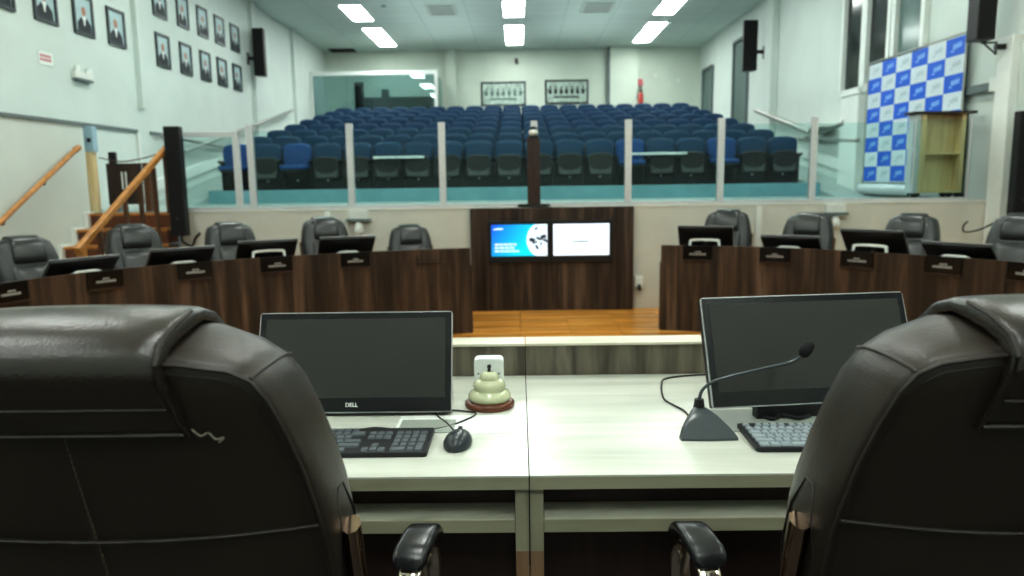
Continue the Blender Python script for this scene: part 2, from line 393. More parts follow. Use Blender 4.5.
tx.build('slide_lettering', M['tvtext'], s)

# glass balustrade on the stage edge
gb = thing('glass_balustrade', 'glass balustrade with grey aluminium posts along the gallery edge', 'railing', (0, 9.42, STG+.025))
PX = [-3.36, -2.11, -.955, .20, 1.375, 2.53, 3.68]
for x in PX:
    B().box(x-.042, x+.042, -.03, .03, 0, 1.05).build('post', M['alu'], gb, bevel=.004)
B().box(-3.58, -3.50, -.03, .03, 0, .98).build('gate_post', M['alu'], gb, bevel=.004)
B().box(-4.38, 5.64, -.025, .025, 0, .035).build('bottom_rail', M['alu'], gb)
edges = [-3.36]+PX[1:]+[4.92]
for a, c in zip(edges[:-1], edges[1:]):
    B().box(a+.034, c-.034 if c < 4.9 else c, -.006, .006, .036, .97).build('glass_pane', M['glass'], gb)
B().box(4.95, 5.62, -.006, .006, .036, 1.0).build('glass_pane', M['glass'], gb)
B().box(5.60, 5.63, -.015, .015, .036, 1.02).build('glass_edge', M['alu'], gb)
B().box(-4.36, -3.50, -.022, .022, .91, .97).box(-4.36, -4.31, -.022, .022, .036, .91).build('gate_frame', M['alu'], gb)
B().box(-4.31, -3.58, -.005, .005, .036, .91).build('glass_pane', M['glass'], gb)

# column carrying the dome camera
t = thing('camera_column', 'slim dark brown wooden column rising behind the displays before the glass', 'column', (.19, 9.355, STG+.026))
B().box(-.08, .08, -.03, .03, .02, .84).build('shaft', M['darkwood'], t, bevel=.004)
B().box(-.2, .2, -.035, .035, 0, .02).build('base_plate', M['blackm'], t)
t = thing('conference_camera', 'small black and white camera on top of the dark column', 'camera', (.19, 9.355, STG+.866))
B().lathe([(.001, 0), (.055, 0), (.06, .01), (.05, .03), (.001, .03)], n=20).build('base', M['black'], t, smooth=40)
B().lathe([(.001, .03), (.045, .03), (.06, .055), (.055, .085), (.03, .1), (.001, .1)], n=20).build('body', M['offwhite'], t, smooth=60)
B().lathe([(.001, .098), (.04, .098), (.045, .115), (.03, .135), (.001, .14)], n=20).build('dome', M['black'], t, smooth=60)

# --------------------------------------------------------- council curved desks
def curved_desk(label, pts, side):
    P = smoothpath([(x, y, 0) for x, y in pts], 6)
    t = thing('council_desk', label, 'desk', (0, 0, 0), 0, 'curved council desks')
    nrm = []
    for i in range(len(P)):
        d = (P[min(i+1, len(P)-1)]-P[max(i-1, 0)]).normalized(); n = Vector((d.y, -d.x, 0))
        if n.dot(P[i]-Vector((.3, 3.5, 0))) < 0: n = -n
        nrm.append(n)
    def strip(o0, o1, z0, z1, i0=0, i1=None):
        i1 = len(P) if i1 is None else i1
        return B().rings([[P[i]+nrm[i]*o0+Vector((0, 0, z0)), P[i]+nrm[i]*o1+Vector((0, 0, z0)), P[i]+nrm[i]*o1+Vector((0, 0, z1)), P[i]+nrm[i]*o0+Vector((0, 0, z1))] for i in range(i0, i1)])
    strip(0, .03, .0, .933).build('front_panel', M['walnut'], t)
    strip(.03, .62, .745, .77).build('worktop', M['walnut'], t)
    strip(.60, .62, .62, .745).build('rear_edge', M['darkwood'], t)
    for i in (0, len(P)//3, 2*len(P)//3, len(P)-1):
        p = P[i]; n = nrm[i]; d = Vector((-n.y, n.x, 0))
        q = [p+n*.03-d*.015, p+n*.58-d*.015, p+n*.58+d*.015, p+n*.03+d*.015]
        B().rings([[v for v in q], [v+Vector((0, 0, .745)) for v in q]]).build('side_panel', M['walnut'], t)
    return t, P, nrm
DL, PL, NL = curved_desk('curved dark walnut council desk to the left of the screens', [(-.53, 7.93), (-.9, 7.86), (-1.25, 7.77), (-1.75, 7.58), (-2.2, 7.37), (-2.62, 7.13), (-3.0, 6.84), (-3.33, 6.52), (-3.6, 6.17), (-3.8, 5.8), (-3.93, 5.4), (-4.02, 4.9), (-4.05, 4.4), (-4.05, 3.7)], -1)
DR, PR, NRM = curved_desk('curved dark walnut council desk to the right of the screens', [(1.53, 7.98), (2.05, 7.82), (2.6, 7.55), (3.06, 7.2), (3.46, 6.8), (3.82, 6.38), (4.1, 5.95), (4.3, 5.5), (4.4, 5.0), (4.45, 4.4), (4.45, 3.7)], 1)
B().box(-.004, .004, -.006, .01, 0, .9).build('panel_seam', M['blackm'], DR, loc=(PR[34].x, PR[34].y, 0))
def on_curve(P, N, px_, z):
    """point of the desk front seen at column px_"""
    best = min(range(len(P)*10-10), key=lambda i: abs(pxx(P[i//10].lerp(P[i//10+1], (i % 10)/10)+Vector((0, 0, z)))-px_))
    i = best//10; f = (best % 10)/10
    p = P[i].lerp(P[i+1], f); n = N[i].lerp(N[i+1], f).normalized()
    return p, n
def nameplate(P, N, px_, label, blank=False):
    p, n = on_curve(P, N, px_, .85)
    rz = atan2(n.y, n.x)-pi/2
    p = p-n*.004; t = thing('nameplate', label, 'nameplate', (p.x, p.y, .785), rz, 'black nameplates on the council desks')
    if blank:
        B().box(-.15, .15, -.03, -.002, 0, .012).box(-.15, -.13, -.012, -.002, -.04, .09).build('holder', M['darkwood'], t)
        return
    B().box(-.15, .15, -.02, -.004, .0, .15).build('plate', M['bezel'], t, bevel=.002)
    B().box(-.145, .145, -.035, -.002, -.014, .0).build('ledge', M['darkwood'], t)
    r = B(); rnd = random.Random(int(px_))
    for row, (w0, z) in enumerate(((.05, .075), (.16, .048))):
        x = -w0/2
        while x < w0/2:
            w = rnd.uniform(.008, .02); r.box(x, x+w, -.0215, -.0198, z, z+(.02 if row else .014)); x += w+.003
    r.build('lettering', M['platetext'], t)
words_l = [(8, 'black nameplate nearest the left picture edge on the left curved desk'), (105, 'black nameplate below the monitor beside the foot of the orange handrail'),
           (194, 'black nameplate below the third monitor of the left curved desk'), (276, 'black nameplate below the monitor with the white bracket on the left desk'),
           (355, 'black nameplate below the monitor nearest the walnut screen panel, left desk')]
for p_, l_ in words_l: nameplate(PL, NL, p_, l_)
nameplate(PL, NL, 430, 'empty dark nameplate holder on the left curved desk beside the walnut panel', True)
for p_, l_ in [(697, 'black nameplate at the inner end of the right curved desk'), (775, 'black nameplate second from the inner end of the right desk'),
               (857, 'black nameplate third from the inner end of the right desk'), (943, 'black nameplate fourth from the inner end of the right desk'), (1028, 'black nameplate at the right picture edge on the right desk')]:
    nameplate(PR, NRM, p_, l_)

# ------------------------------------------------------------- desk computer
def monitor(label, loc, rz, tilt, w=.515, h=.272, lift=.012, group='desk computers', logo=True, bracket=0):
    """screen faces local -Y, leans back by tilt; origin on the desk under the lower screen edge"""
    t = thing('desk_monitor', label, 'monitor', loc, rz, group)
    R = Matrix.Rotation(-tilt, 3, 'X')
    def tb(b_): b_.v = [tuple(R @ Vector(v)+Vector((0, 0, lift))) for v in b_.v]; return b_
    tb(B().box(-w/2, w/2, .002, .034, 0, h)).build('housing', M['black'], t, bevel=.004)
    tb(B().prism_y(rrect(w+.006, h+.006, .008), 0, .006, 0)).build('silver_rim', M['silver'], t)
    t.children[-1].location = R @ Vector((0, 0, h/2))
    f = tb(B().box(-w/2, w/2, -.002, .001, 0, h)).build('bezel', M['bezel'], t)
    tb(B().box(-w/2+.016, w/2-.016, -.0032, -.002, .036, h-.016)).build('screen', M['screen'], t)
    c = R @ Vector((0, .034, h*.45))+Vector((0, 0, lift))
    B().tube([c, c+Vector((0, .05, -.03)), Vector((0, c.y+.09, .022))], .02, 10).build('stand_arm', M['black'], t, smooth=50)
    B().box(-.13, .13, .02, max(.17, c.y+.12), 0, .008).build('stand_base', M['black'], t, bevel=.003)
    B().box(-.16, .16, .0, .03, .002, lift+.004).build('lower_foot', M['black'], t, bevel=.002)
    if logo:
        cu = bpy.data.curves.new('maker_lettering', 'FONT'); cu.body = 'DELL'; cu.size = .0145; cu.align_x = 'CENTER'; cu.extrude = .0003; cu.offset = .0004
        lo = bpy.data.objects.new('maker_lettering', cu); COL.objects.link(lo); lo.parent = t; cu.materials.append(M['offwhite'])
        me_ = bpy.data.meshes.new_from_object(lo); bpy.data.objects.remove(lo); lo = bpy.data.objects.new('maker_lettering', me_); COL.objects.link(lo); lo.parent = t
        lo.location = R @ Vector((-.004, -.0026, .013))+Vector((0, 0, lift)); lo.rotation_euler = (pi/2-tilt, 0, 0)
    if bracket:
        # pale loop seen at the back, above the desk front
        y = .27; z0 = .0
        if bracket == 2:
            B().sweep(smoothpath([(-.17, y, z0), (-.15, y+.0, .18), (-.12, y, .215), (.12, y, .215), (.15, y, .18), (.17, y, z0)], 4), [(-.012, -.012), (.012, -.012), (.012, .012), (-.012, .012)], up=(0, 1, 0)).build('white_bracket', M['white'], t, smooth=50)
        else:
            B().prism_y([(-.17, 0), (-.15, .145), (-.08, .175), (.08, .175), (.15, .145), (.17, 0)], y-.02, y+.04).build('white_foot', M['offwhite'], t, bevel=.008)
    return t

# council monitors: lean strongly toward the room, backs to the camera
for P, N, xs in ((PL, NL, [(92, 1, 'dark monitor leaning behind the desk before the chair at far left'), (186, 1, 'dark monitor leaning on the left desk in front of the staircase chair'), (270, 2, 'dark monitor with white bracket behind it on the left desk'), (349, 1, 'dark monitor leaning on the left desk nearest the displays')]),
                 (PR, NRM, [(704, 2, 'dark monitor with white bracket at the inner end of the right desk'), (787, 1, 'dark low monitor second along the right desk, chair on its right'), (866, 2, 'dark monitor with white bracket below the shelf cabinet on right desk'), (951, 1, 'dark monitor leaning on the right desk before the chair at picture edge')])):
    for px_, br_, lab in xs:
        p, n = on_curve(P, N, px_, 1.0)
        q = p+n*.36
        monitor(lab, (q.x, q.y, .77), atan2(n.y, n.x)+pi/2, radians(50 if px_ not in (704, 866) else 42), w=.57, h=.38 if px_ not in (787, 951, 92) else .35, lift=.06 if px_ in (92, 186, 787, 951) else .085, group='monitors on the council desks', logo=False, bracket=br_)

# --------------------------------------------------------------- swivel chair
def make_chair(body, pillow_m):
    """high-back chair, origin on the floor under the seat column, faces +Y. back rear top lies at y=-.37"""
    t = thing('swivel_chair', 'x', 'chair')
    H = 1.18
    def yc(h): return -.36+.29*(H-h)            # rear plane of the backrest
    rear = [(.15, .452), (.215, .46), (.24, .55), (.252, .66), (.26, .78), (.265, .88), (.264, .94), (.259, .985), (.25, 1.04), (.237, 1.09), (.223, 1.13), (.209, 1.152), (.188, 1.163), (.14, 1.170), (.06, 1.175), (0, 1.176)]
    front = [(.15, .452), (.215, .46), (.235, .55), (.245, .66), (.258, .78), (.267, .88), (.268, .94), (.264, .985), (.255, 1.035), (.243, 1.085), (.230, 1.125), (.214, 1.152), (.186, 1.174), (.14, 1.193), (.06, 1.203), (0, 1.205)]
    def full(o_): return o_+[(-x, h) for x, h in reversed(o_[:-1])]+[(0, .45)]
    rearf, frontf = full(rear), full(front)
    c0 = (0, .86)
    def ring(ins, dy):
        r = []; f_ = min(1, max(0, dy/.13))
        for (xa, ha), (xb, hb) in zip(rearf, frontf):
            x, h = xa+(xb-xa)*f_, ha+(hb-ha)*f_
            dx, dh = x-c0[0], h-c0[1]; L = sqrt(dx*dx+dh*dh); k = 1-ins/L
            X, Hh = c0[0]+dx*k, c0[1]+dh*k
            r.append((X, yc(Hh)+dy, Hh))
        return r
    b_ = B(); rs = [ring(.20, .004), ring(.12, 0), ring(.04, .001), ring(.010, .003), ring(.003, .007), ring(-.001, .014), ring(-.004, .04), ring(-.005, .08), ring(-.002, .105), ring(.006, .13), ring(.022, .15), ring(.05, .162), ring(.1, .166), ring(.2, .168)]
    b_.rings(rs)
    b_.build('backrest', body, t, smooth=60)
    # piping round the rear rim and seams
    rim = ring(.004, .005)
    pp = B().tube([Vector(p)+Vector((0, -.0015, 0)) for p in rim], .0026, 6, closed=True)
    pp.tube([Vector(p)+Vector((0, -.0005, 0)) for p in ring(.014, .0015)], .0009, 4, closed=True)
    for sx in (-1, 1):   # corner seams running over the side
        j = 11 if sx > 0 else len(rearf)-2-11+0
        j = 11 if sx > 0 else [i for i, q_ in enumerate(rearf) if abs(q_[0]+.209) < 1e-6][0]
        pp.tube([ring(ins-.001, dy)[j] for ins, dy in ((.003, .006), (-.001, .014), (-.004, .04), (-.005, .08), (-.002, .105), (.006, .13), (.022, .15))], .0022, 6)
        jj = lambda q_: q_ if sx > 0 else len(rearf)-2-q_
        pp.tube([ring(ins+.0004, dy)[jj(i_)] for ins, dy, i_ in ((-.001, .014, 5), (-.004, .04, 6), (-.005, .06, 7), (-.005, .08, 7), (-.004, .10, 6), (-.001, .115, 5), (.006, .13, 4))], .0016, 6)
    pp.build('seam_piping', M['stitch'], t, smooth=60)
    arc = [(x/20*.257, 0, .968-.022*(1-(x/20)**2)) for x in range(-20, 21)]
    B().tube([(x, yc(h)-.0012, h) for x, _, h in arc], .0026, 6).build('cross_seam', M['stitch'], t, smooth=60)
    st = B()
    for sx in (0,):
        h = 1.08
        while h > .47:
            st.cbox((sx, yc(h)-.0004, h), (.0016, .0016, .005)); h -= .0085
    st.build('centre_stitching', M['thread'], t)
    # head pillow draped over the top: hangs behind and in front
    W = .138
    def yr(h): return yc(h)
    path = [(yr(1.087)-.006, 1.087), (yr(1.10)-.010, 1.10), (yr(1.125)-.014, 1.125), (yr(1.15)-.019, 1.15), (yr(1.17)-.017, 1.172), (yr(1.18)+.0, 1.194), (yr(1.18)+.03, 1.209), (yr(1.18)+.07, 1.217), (yr(1.18)+.11, 1.214), (yr(1.18)+.15, 1.202), (yr(1.16)+.185, 1.175), (yr(1.1)+.20, 1.11), (yr(1.05)+.205, 1.05), (yr(1.0)+.20, 1.0), (yr(.98)+.18, .975), (yr(.98)+.163, .97)]
    inner = [(yr(1.087)+.004, 1.087), (yr(1.10)+.004, 1.10), (yr(1.125)+.004, 1.125), (yr(1.15)+.006, 1.15), (yr(1.17)+.01, 1.168), (yr(1.18)+.02, 1.182), (yr(1.18)+.04, 1.19), (yr(1.18)+.07, 1.196), (yr(1.18)+.10, 1.198), (yr(1.18)+.13, 1.19), (yr(1.16)+.15, 1.15), (yr(1.1)+.155, 1.10), (yr(1.05)+.155, 1.05), (yr(1.0)+.155, 1.0), (yr(.98)+.15, .985), (yr(.98)+.145, .975)]
    loops = []
    hs = [(-1, 0, 1), (-1.0, .5, 1), (-.985, .72, 1), (-.93, .86, 1), (-.75, .96, 1), (-.4, 1.03, 1)]
    ns = hs+[(0, 1.05, 1)]+[(-a_, b2, c_) for a_, b2, c_ in reversed(hs)]
    for i in range(len(path)):
        (ya, ha), (yb, hb) = path[i], inner[i]
        wsc = [1.0, .97, .93, .90, .89, .90, .92, .93, .92, .90, .92, .98, 1.0, 1.0, .98, .9][i]
        top = [(W*wsc*s_, yb+(ya-yb)*k, hb+(ha-hb)*k) for s_, k, _ in ns]
        bot = [(W*wsc*s_, yb, hb) for s_ in (.9, .3, -.3, -.9)]
        loops.append(top+bot)
    B().rings(loops).build('head_pillow', pillow_m, t, smooth=70)
    ps = B()
    for sx in (-1, 1):
        ps.tube([(sx*W*[1.0, .97, .93, .90, .89, .90, .92, .93][i]*.985, inner[i][0]+(path[i][0]-inner[i][0])*.78, inner[i][1]+(path[i][1]-inner[i][1])*.78) for i in range(8)], .0028, 6)
    ps.tube([(sx*W*.96, path[0][0]-.0012, path[0][1]+.002) for sx in (-1, -.5, 0, .5, 1)], .0026, 5)
    ps.tube([(sx*W*.9, path[2][0]+.0005, path[2][1]-.003) for sx in (-1, -.5, 0, .5, 1)], .0013, 5)
    ps.build('pillow_stitching', M['stitch'], t, smooth=60)
    # front cushion below the pillow
    lp = []
    for h, d in ((.52, .0), (.54, .025), (.62, .04), (.75, .045), (.88, .04), (.945, .025), (.965, .0)):
        lp.append([(x*(1 if d > .01 else .93), yc(h)+.150+d*k, h) for x, k in ((-.17, 0), (-.165, .6), (-.12, 1), (0, 1.05), (.12, 1), (.165, .6), (.17, 0))])
    B().rings(lp).build('lumbar_cushion', pillow_m, t, smooth=70)
    # seat
    q = B()
    rs = []
    for z, s_ in ((.405, .93), (.42, .99), (.45, 1.0), (.48, .98), (.497, .92), (.503, .8)):
        rs.append([(x*s_, .09+y*s_, z) for x, y in rrect(.52, .52, .09, 5)])
    q.rings(rs).build('seat', body, t, smooth=60)
    # chrome brackets, arms
    for sx in (-1, 1):
        br = B()
        pth = [(sx*.279, yc(h)+.05, h) for h in (.94, .86, .76, .68, .60, .52, .45)]
        br.sweep(pth, [(.012*cos(a*pi/8*2), .017*sin(a*pi/8*2)) for a in range(8)], up=(0, 1, .3))
        br.cbox((sx*.275, yc(.80)+.075, .80), (.006, .012, .05))
        br.build('chrome_bracket', M['chromereflect'], t, smooth=60)
        X = sx*.300
        loop = smoothpath([(X*.9, -.02, .46), (X, .0, .52), (X*.95, .06, .56), (X*.95, .10, .635), (X*.97, .14, .680), (X, .19, .686), (X*1.01, .245, .665), (X*1.02, .275, .61), (X, .275, .55), (X*.97, .25, .47), (X*.85, .2, .44)], 5)
        B().sweep(loop, rrect(.042, .016, .006, 2), up=(1, 0, 0)).build('arm_frame', M['chrome'], t, smooth=50) if False else None
        B().sweep(loop, rrect(.014, .04, .005, 2), up=(1, 0, 0)).build('arm_frame', M['chrome'], t, smooth=50)
        pad = smoothpath([(X*.95, .122, .678), (X*.96, .136, .697), (X*.98, .158, .706), (X, .195, .709), (X*1.01, .236, .694), (X*1.02, .262, .662)], 5)
        nsc = len(pad); sc = [min(1, .72+.28*min(i, nsc-1-i)/3) for i in range(nsc)]
        B().sweep(pad, rrect(.026, .062, .011, 4), up=(1, 0, 0), scales=sc).build('arm_pad', M['pad'], t, smooth=60)
    # column, five star base, castors
    B().cyl((0, .09, .12), (0, .09, .40), .03, 16).cyl((0, .09, .36), (0, .09, .41), .11, 16, r2=.14).build('gas_column', M['black'], t, smooth=50)
    for k in range(5):
        a = radians(90+72*k); d = Vector((cos(a), sin(a), 0)); c = Vector((0, .09, 0))
        lg = B().sweep([c+Vector((0, 0, .13)), c+d*.16+Vector((0, 0, .115)), c+d*.29+Vector((0, 0, .075))], rrect(.045, .03, .01, 2), scales=[1.1, .9, .7])
        l_ = lg.build('base_leg', M['chrome'], t, smooth=50)
        e = c+d*.29; s_ = Vector((-d.y, d.x, 0))
        B().cyl(e-s_*.022+Vector((0, 0, .03)), e-s_*.004+Vector((0, 0, .03)), .03, 14).cyl(e+s_*.004+Vector((0, 0, .03)), e+s_*.022+Vector((0, 0, .03)), .03, 14).cyl(e+Vector((0, 0, .03)), e+Vector((0, 0, .08)), .008, 8).build('castor', M['black'], l_, smooth=50)
    return t

ch = make_chair(M['leather'], M['leather2']); ch0 = ch
ch.name = 'swivel_chair'
ch.location = (-.487, 1.085, .30)
tag(ch, 'large dark brown leather swivel chair seen from behind at lower left', 'chair', 'foreground swivel chairs')
c2 = copy_tree(ch0); c2.location = (.612, 1.085, .30)
tag(c2, 'large dark brown leather swivel chair seen from behind at lower right', 'chair', 'foreground swivel chairs')
# a loose pale thread on the left chair
cch = None
def council_chair(x, y, s, lab, lookat=(.3, 3.6)):
    global cch
    if cch is None:
        cch = copy_tree(ch)
        def rem(o):
            for c in o.children: rem(c)
            if o.type == 'MESH' and o.data.materials and o.data.materials[0].name.startswith('dark_brown'):
                o.data = o.data.copy(); o.data.materials[0] = M['greyleather']
            if o.type == 'MESH' and o.data.materials and o.data.materials[0] == M['stitch']:
                o.data = o.data.copy(); o.data.materials[0] = M['black']
        rem(cch); c = cch
    else: c = copy_tree(cch)
    c.location = (x, y, 0); c.scale = (s, s, s); c.rotation_euler = (0, 0, atan2(lookat[1]-y, lookat[0]-x)-pi/2)
    tag(c, lab, 'chair', 'dark grey chairs behind the council desks')
council_chair(-4.27, 6.5, 1.0, 'dark grey leather chair at the far left picture edge by the stair wall')
council_chair(-4.72, 5.55, 1.0, 'dark grey chair cut by the left picture edge, beside another chair')
council_chair(-3.87, 7.55, 1.03, 'dark grey leather chair in front of the orange wooden stairs')
council_chair(-3.02, 7.9, 1.02, 'dark grey leather chair behind the left desk below the black column speaker')
council_chair(-2.17, 8.45, 1.03, 'dark grey leather chair behind the left desk below the white pipe')
council_chair(-1.24, 8.6, .94, 'dark grey leather chair beside the walnut panel with no monitor before it')
council_chair(2.42, 8.75, 1.04, 'dark grey leather chair at the inner end of the right desk')
council_chair(3.14, 8.2, 1.02, 'dark grey leather chair below the right wall lamp, second on the right desk')
council_chair(4.02, 7.75, 1.02, 'dark grey leather chair below the shelf cabinet behind the right desk')
council_chair(4.66, 7.05, 1.04, 'dark grey leather chair at the right picture edge behind the right desk')

B().tube(smoothpath([(.139, -.36+.29*(1.18-1.095)-.003, 1.095), (.148, -.337, 1.087), (.156, -.3365, 1.090), (.163, -.336, 1.083), (.171, -.334, 1.084), (.166, -.335, 1.079)], 4), .0014, 5).build('loose_thread', mat('loose_pale_thread', (.25, .22, .18), .7), ch)

# --------------------------------------------------------------- near desks
DZ = 1.05
def near_desk(x0, x1, label):
    t = thing('office_desk', label, 'desk', ((x0+x1)/2, 1.85, .30), 0, 'pale wood desks in the foreground')
    w = (x1-x0)/2; z = DZ-.30
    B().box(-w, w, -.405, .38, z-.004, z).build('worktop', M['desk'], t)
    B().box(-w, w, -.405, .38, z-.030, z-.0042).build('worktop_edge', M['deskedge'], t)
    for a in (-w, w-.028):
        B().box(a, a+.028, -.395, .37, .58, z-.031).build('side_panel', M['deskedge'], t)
        B().box(a, a+.028, -.395, .37, 0, .58).build('panel_floor_reflection', M['edgereflect'], t)  # lower side panel, brown floor reflection painted into its colour
    B().box(-w+.03, w-.03, -.39, -.305, z-.129, z-.102).build('shelf', M['shelfwood'], t, bevel=.001)
    B().box(-w+.029, w-.029, -.3935, -.3905, z-.129, z-.102).build('shelf_edge', M['deskedge'], t)
    B().box(-w+.03, w-.03, -.305, -.287, 0, z-.031).build('inner_panel', M['darkwood'], t)
    if x0 > 0: B().box(-w-.0026, -w, -.40, .37, z-.2, z-.006).box(-w-.0026, -w, .385, .40, 0, z+.09).build('joint_strip', M['blackm'], t)
    B().box(-w, w, .385, .41, -.30, z+.095).build('front_panel', M['smoke'], t)
    B().box(-w, w, .38, .48, z+.093, z+.101).build('front_ledge', M['deskledge'], t, bevel=.001)
    return t
near_desk(-1.68, .0130, 'pale wood desk on the left carrying the bell and mouse')
near_desk(.0155, 1.71, 'pale wood desk on the right carrying the gooseneck microphone')

monitor('black desk monitor switched off on the left pale desk behind the mouse', (-.436, 1.845, DZ), 0, radians(21), w=.507, h=.260, lift=.012)
monitor('black desk monitor switched off behind the gooseneck microphone', (.745, 1.80, DZ), radians(7), radians(22), w=.545, h=.275, lift=.038, logo=False)

def keyboard(label, loc, rz, keym):
    t = thing('keyboard', label, 'keyboard', loc, rz, 'black keyboards on the pale desks')
    W, D = .445, .165
    tiltm = Matrix.Rotation(radians(3), 3, 'X')
    B().prism(rrect(W, D, .008), .0, .012).build('keyboard_body', M['kbbase'], t, bevel=.002)
    U = .0187; x0 = -W/2+.010; sh = {}
    def key(x, y, w, h=.0155):
        k = (round(w, 4), round(h, 4))
        if k in sh: o = sh[k].copy(); COL.objects.link(o)
        else:
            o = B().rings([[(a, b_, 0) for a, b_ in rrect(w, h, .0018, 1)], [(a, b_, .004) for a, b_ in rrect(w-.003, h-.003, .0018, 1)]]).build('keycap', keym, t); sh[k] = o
        o.parent = t; o.location = (x0+x+w/2, y, .012)
    ys = [D/2-.018-i*.0262 for i in range(6)]
    H = .0195
    for i in range(13): key((i+ (.6 if i > 0 else 0)+(.4 if i > 4 else 0)+(.4 if i > 8 else 0))*U*.98*.985, ys[0], .015, .014)
    for i in range(13): key(i*U, ys[1], .0165, H)
    key(13*U, ys[1], .034, H)
    for i in range(12): key(1.5*U+i*U, ys[2], .0165, H)
    key(0, ys[2], .026, H)
    for i in range(11): key(1.75*U+i*U, ys[3], .0165, H)
    key(0, ys[3], .031, H); key(12.75*U, ys[3], .038, H)
    for i in range(10): key(2.25*U+i*U, ys[4], .0165, H)
    key(0, ys[4], .040, H); key(12.25*U, ys[4], .048, H)
    for x, w in ((0, .022), (1.25*U, .022), (2.5*U, .022), (3.75*U, .108), (9.7*U, .022), (11*U, .022), (12.3*U, .022)): key(x, ys[5], w, H)
    n = 15.35*U
    for r in (1, 2):
        for i in range(3): key(n+i*U, ys[r], .0165, H)
    key(n+U, ys[4], .0165, H)
    for i in range(3): key(n+i*U, ys[5], .0165, H)
    n = 18.75*U
    for r in (1, 2, 3, 4):
        for i in range(3): key(n+i*U, ys[r], .0165, H)
    key(n, ys[5], .035, H); key(n+2*U, ys[5], .0165, H)
    key(n+3*U, ys[1], .0165, H); key(n+3*U, (ys[2]+ys[3])/2, .0165, .045); key(n+3*U, (ys[4]+ys[5])/2, .0165, .045)
    return t
keyboard('black keyboard in front of the left monitor, partly behind the chair', (-.432, 1.635, DZ), 0, M['key'])
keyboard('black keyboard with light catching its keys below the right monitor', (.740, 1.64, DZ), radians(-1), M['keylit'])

# paper and grey mat under the monitors
tag(B().box(-.31, -.02, 1.70, 1.84, DZ, DZ+.0012).build('paper_sheet', M['paper']), 'white paper sheet on the left desk beside the mouse cable', 'paper')
tag(B().box(-.30, -.165, 1.705, 1.80, DZ+.0012, DZ+.004).build('desk_mat', M['greypaper']), 'small grey board under the lower right corner of left monitor', 'mat')
tag(B().box(.46, .76, 1.695, 1.86, DZ, DZ+.003).build('desk_mat', M['greypaper']), 'grey board beneath the right monitor above its keyboard', 'mat')

# mouse
t = thing('computer_mouse', 'dark grey wired mouse on the left desk beside the keyboard', 'mouse', (-.146, 1.628, DZ), radians(-8))
rs = []
for z, s_ in ((0, .93), (.006, 1.0), (.014, .97), (.022, .84), (.029, .62), (.033, .3)):
    rs.append([(.032*s_*cos(a)*(1-.08*sin(a)), .055*s_*sin(a)-.006*(1-s_), z) for a in [2*pi*i/24 for i in range(24)]])
B().rings(rs).build('mouse_body', M['mouse'], t, smooth=70)
B().cyl((-.004, .026, .029), (.004, .026, .029), .007, 12).build('scroll_wheel', M['black'], t, smooth=50)
tag(B().tube(smoothpath([(-.152, 1.682, DZ+.008), (-.165, 1.72, DZ+.004), (-.187, 1.775, DZ+.004), (-.215, 1.83, DZ+.004), (-.24, 1.9, DZ+.003)], 6), .0022, 6).build('mouse_cable', M['black'], smooth=60), 'thin black cable running from the mouse to the left monitor', 'cable')
tag(B().tube(smoothpath([(-.42, 1.705, DZ+.006), (-.36, 1.735, DZ+.006), (-.27, 1.712, DZ+.007), (-.20, 1.735, DZ+.003), (-.14, 1.80, DZ+.003), (-.118, 1.85, DZ+.003), (-.15, 1.87, DZ+.003), (-.2, 1.885, DZ+.003)], 8), .0022, 6).build('keyboard_cable', M['black'], smooth=60), 'thin black cable looping out from under the left monitor near the bell', 'cable')

# bell on turned base, socket box
t = thing('desk_bell', 'cream three tiered bell on a round brown wooden base', 'bell', (-.085, 1.925, DZ))
B().lathe([(.001, 0), (.064, 0), (.0665, .005), (.066, .012), (.06, .018), (.001, .018)], n=40).build('wooden_base', M['turned'], t, smooth=50)
B().lathe([(.001, .018), (.052, .018), (.057, .024), (.057, .031), (.052, .040), (.042, .046), (.042, .05), (.044, .056), (.042, .064), (.034, .071), (.026, .074), (.025, .078), (.024, .086), (.016, .093), (.001, .095)], n=40).build('bell_dome', M['cream'], t, smooth=50)
B().lathe([(.001, .094), (.005, .094), (.004, .103), (.006, .107), (.004, .113), (.001, .114)], n=12).build('striker_pin', M['black'], t, smooth=60)
t = thing('socket_box', 'white square socket box standing behind the cream bell', 'socket', (-.094, 2.10, DZ))
B().prism_y([(x, z+.044) for x, z in rrect(.086, .086, .012)], 0, .045).build('box', M['white'], t, bevel=.004)
q = B()
for i in range(-3, 4): q.box(i*.0052-.0016, i*.0052+.0016, -.001, .001, .034-(2-abs(i))*.001, .050-abs(i)*.0015)
q.build('socket_slots', M['black'], t)
q = B()
for sx in (-.03, .03): q.cyl((sx, -.001, .042), (sx, .001, .042), .0025, 10)
q.build('screw', M['black'], t)

# gooseneck microphone
t = thing('gooseneck_microphone', 'grey gooseneck desk microphone standing on the right desk', 'microphone', (.43, 1.70, DZ), 0)
rs = []
foot = [(-.062, -.062), (0, -.066), (.068, -.062), (.066, -.045), (.050, .0), (.034, .04), (.016, .058), (0, .062), (-.016, .058), (-.034, .04), (-.050, .0), (-.064, -.045)]
for z, s_, dy in ((0, 1, 0), (.006, 1.0, 0), (.012, .95, .002), (.024, .80, .008), (.042, .50, .020), (.052, .24, .031)):
    rs.append([(x*s_*1.0, y*s_+dy, z) for x, y in foot])
B().rings(rs).build('base', M['mic'], t, smooth=35)
B().box(-.026, .022, -.052, -.049, .0155, .0175).build('button', M['silver'], t)
B().cyl((0, .036, .046), (0, .036, .070), .014, 16, r2=.011).build('neck_socket', M['black'], t, smooth=50)
neck = smoothpath([(0, .036, .066), (.007, .038, .090), (.03, .038, .110), (.07, .036, .124), (.12, .034, .137), (.17, .032, .149), (.215, .03, .160), (.242, .03, .176)], 8)
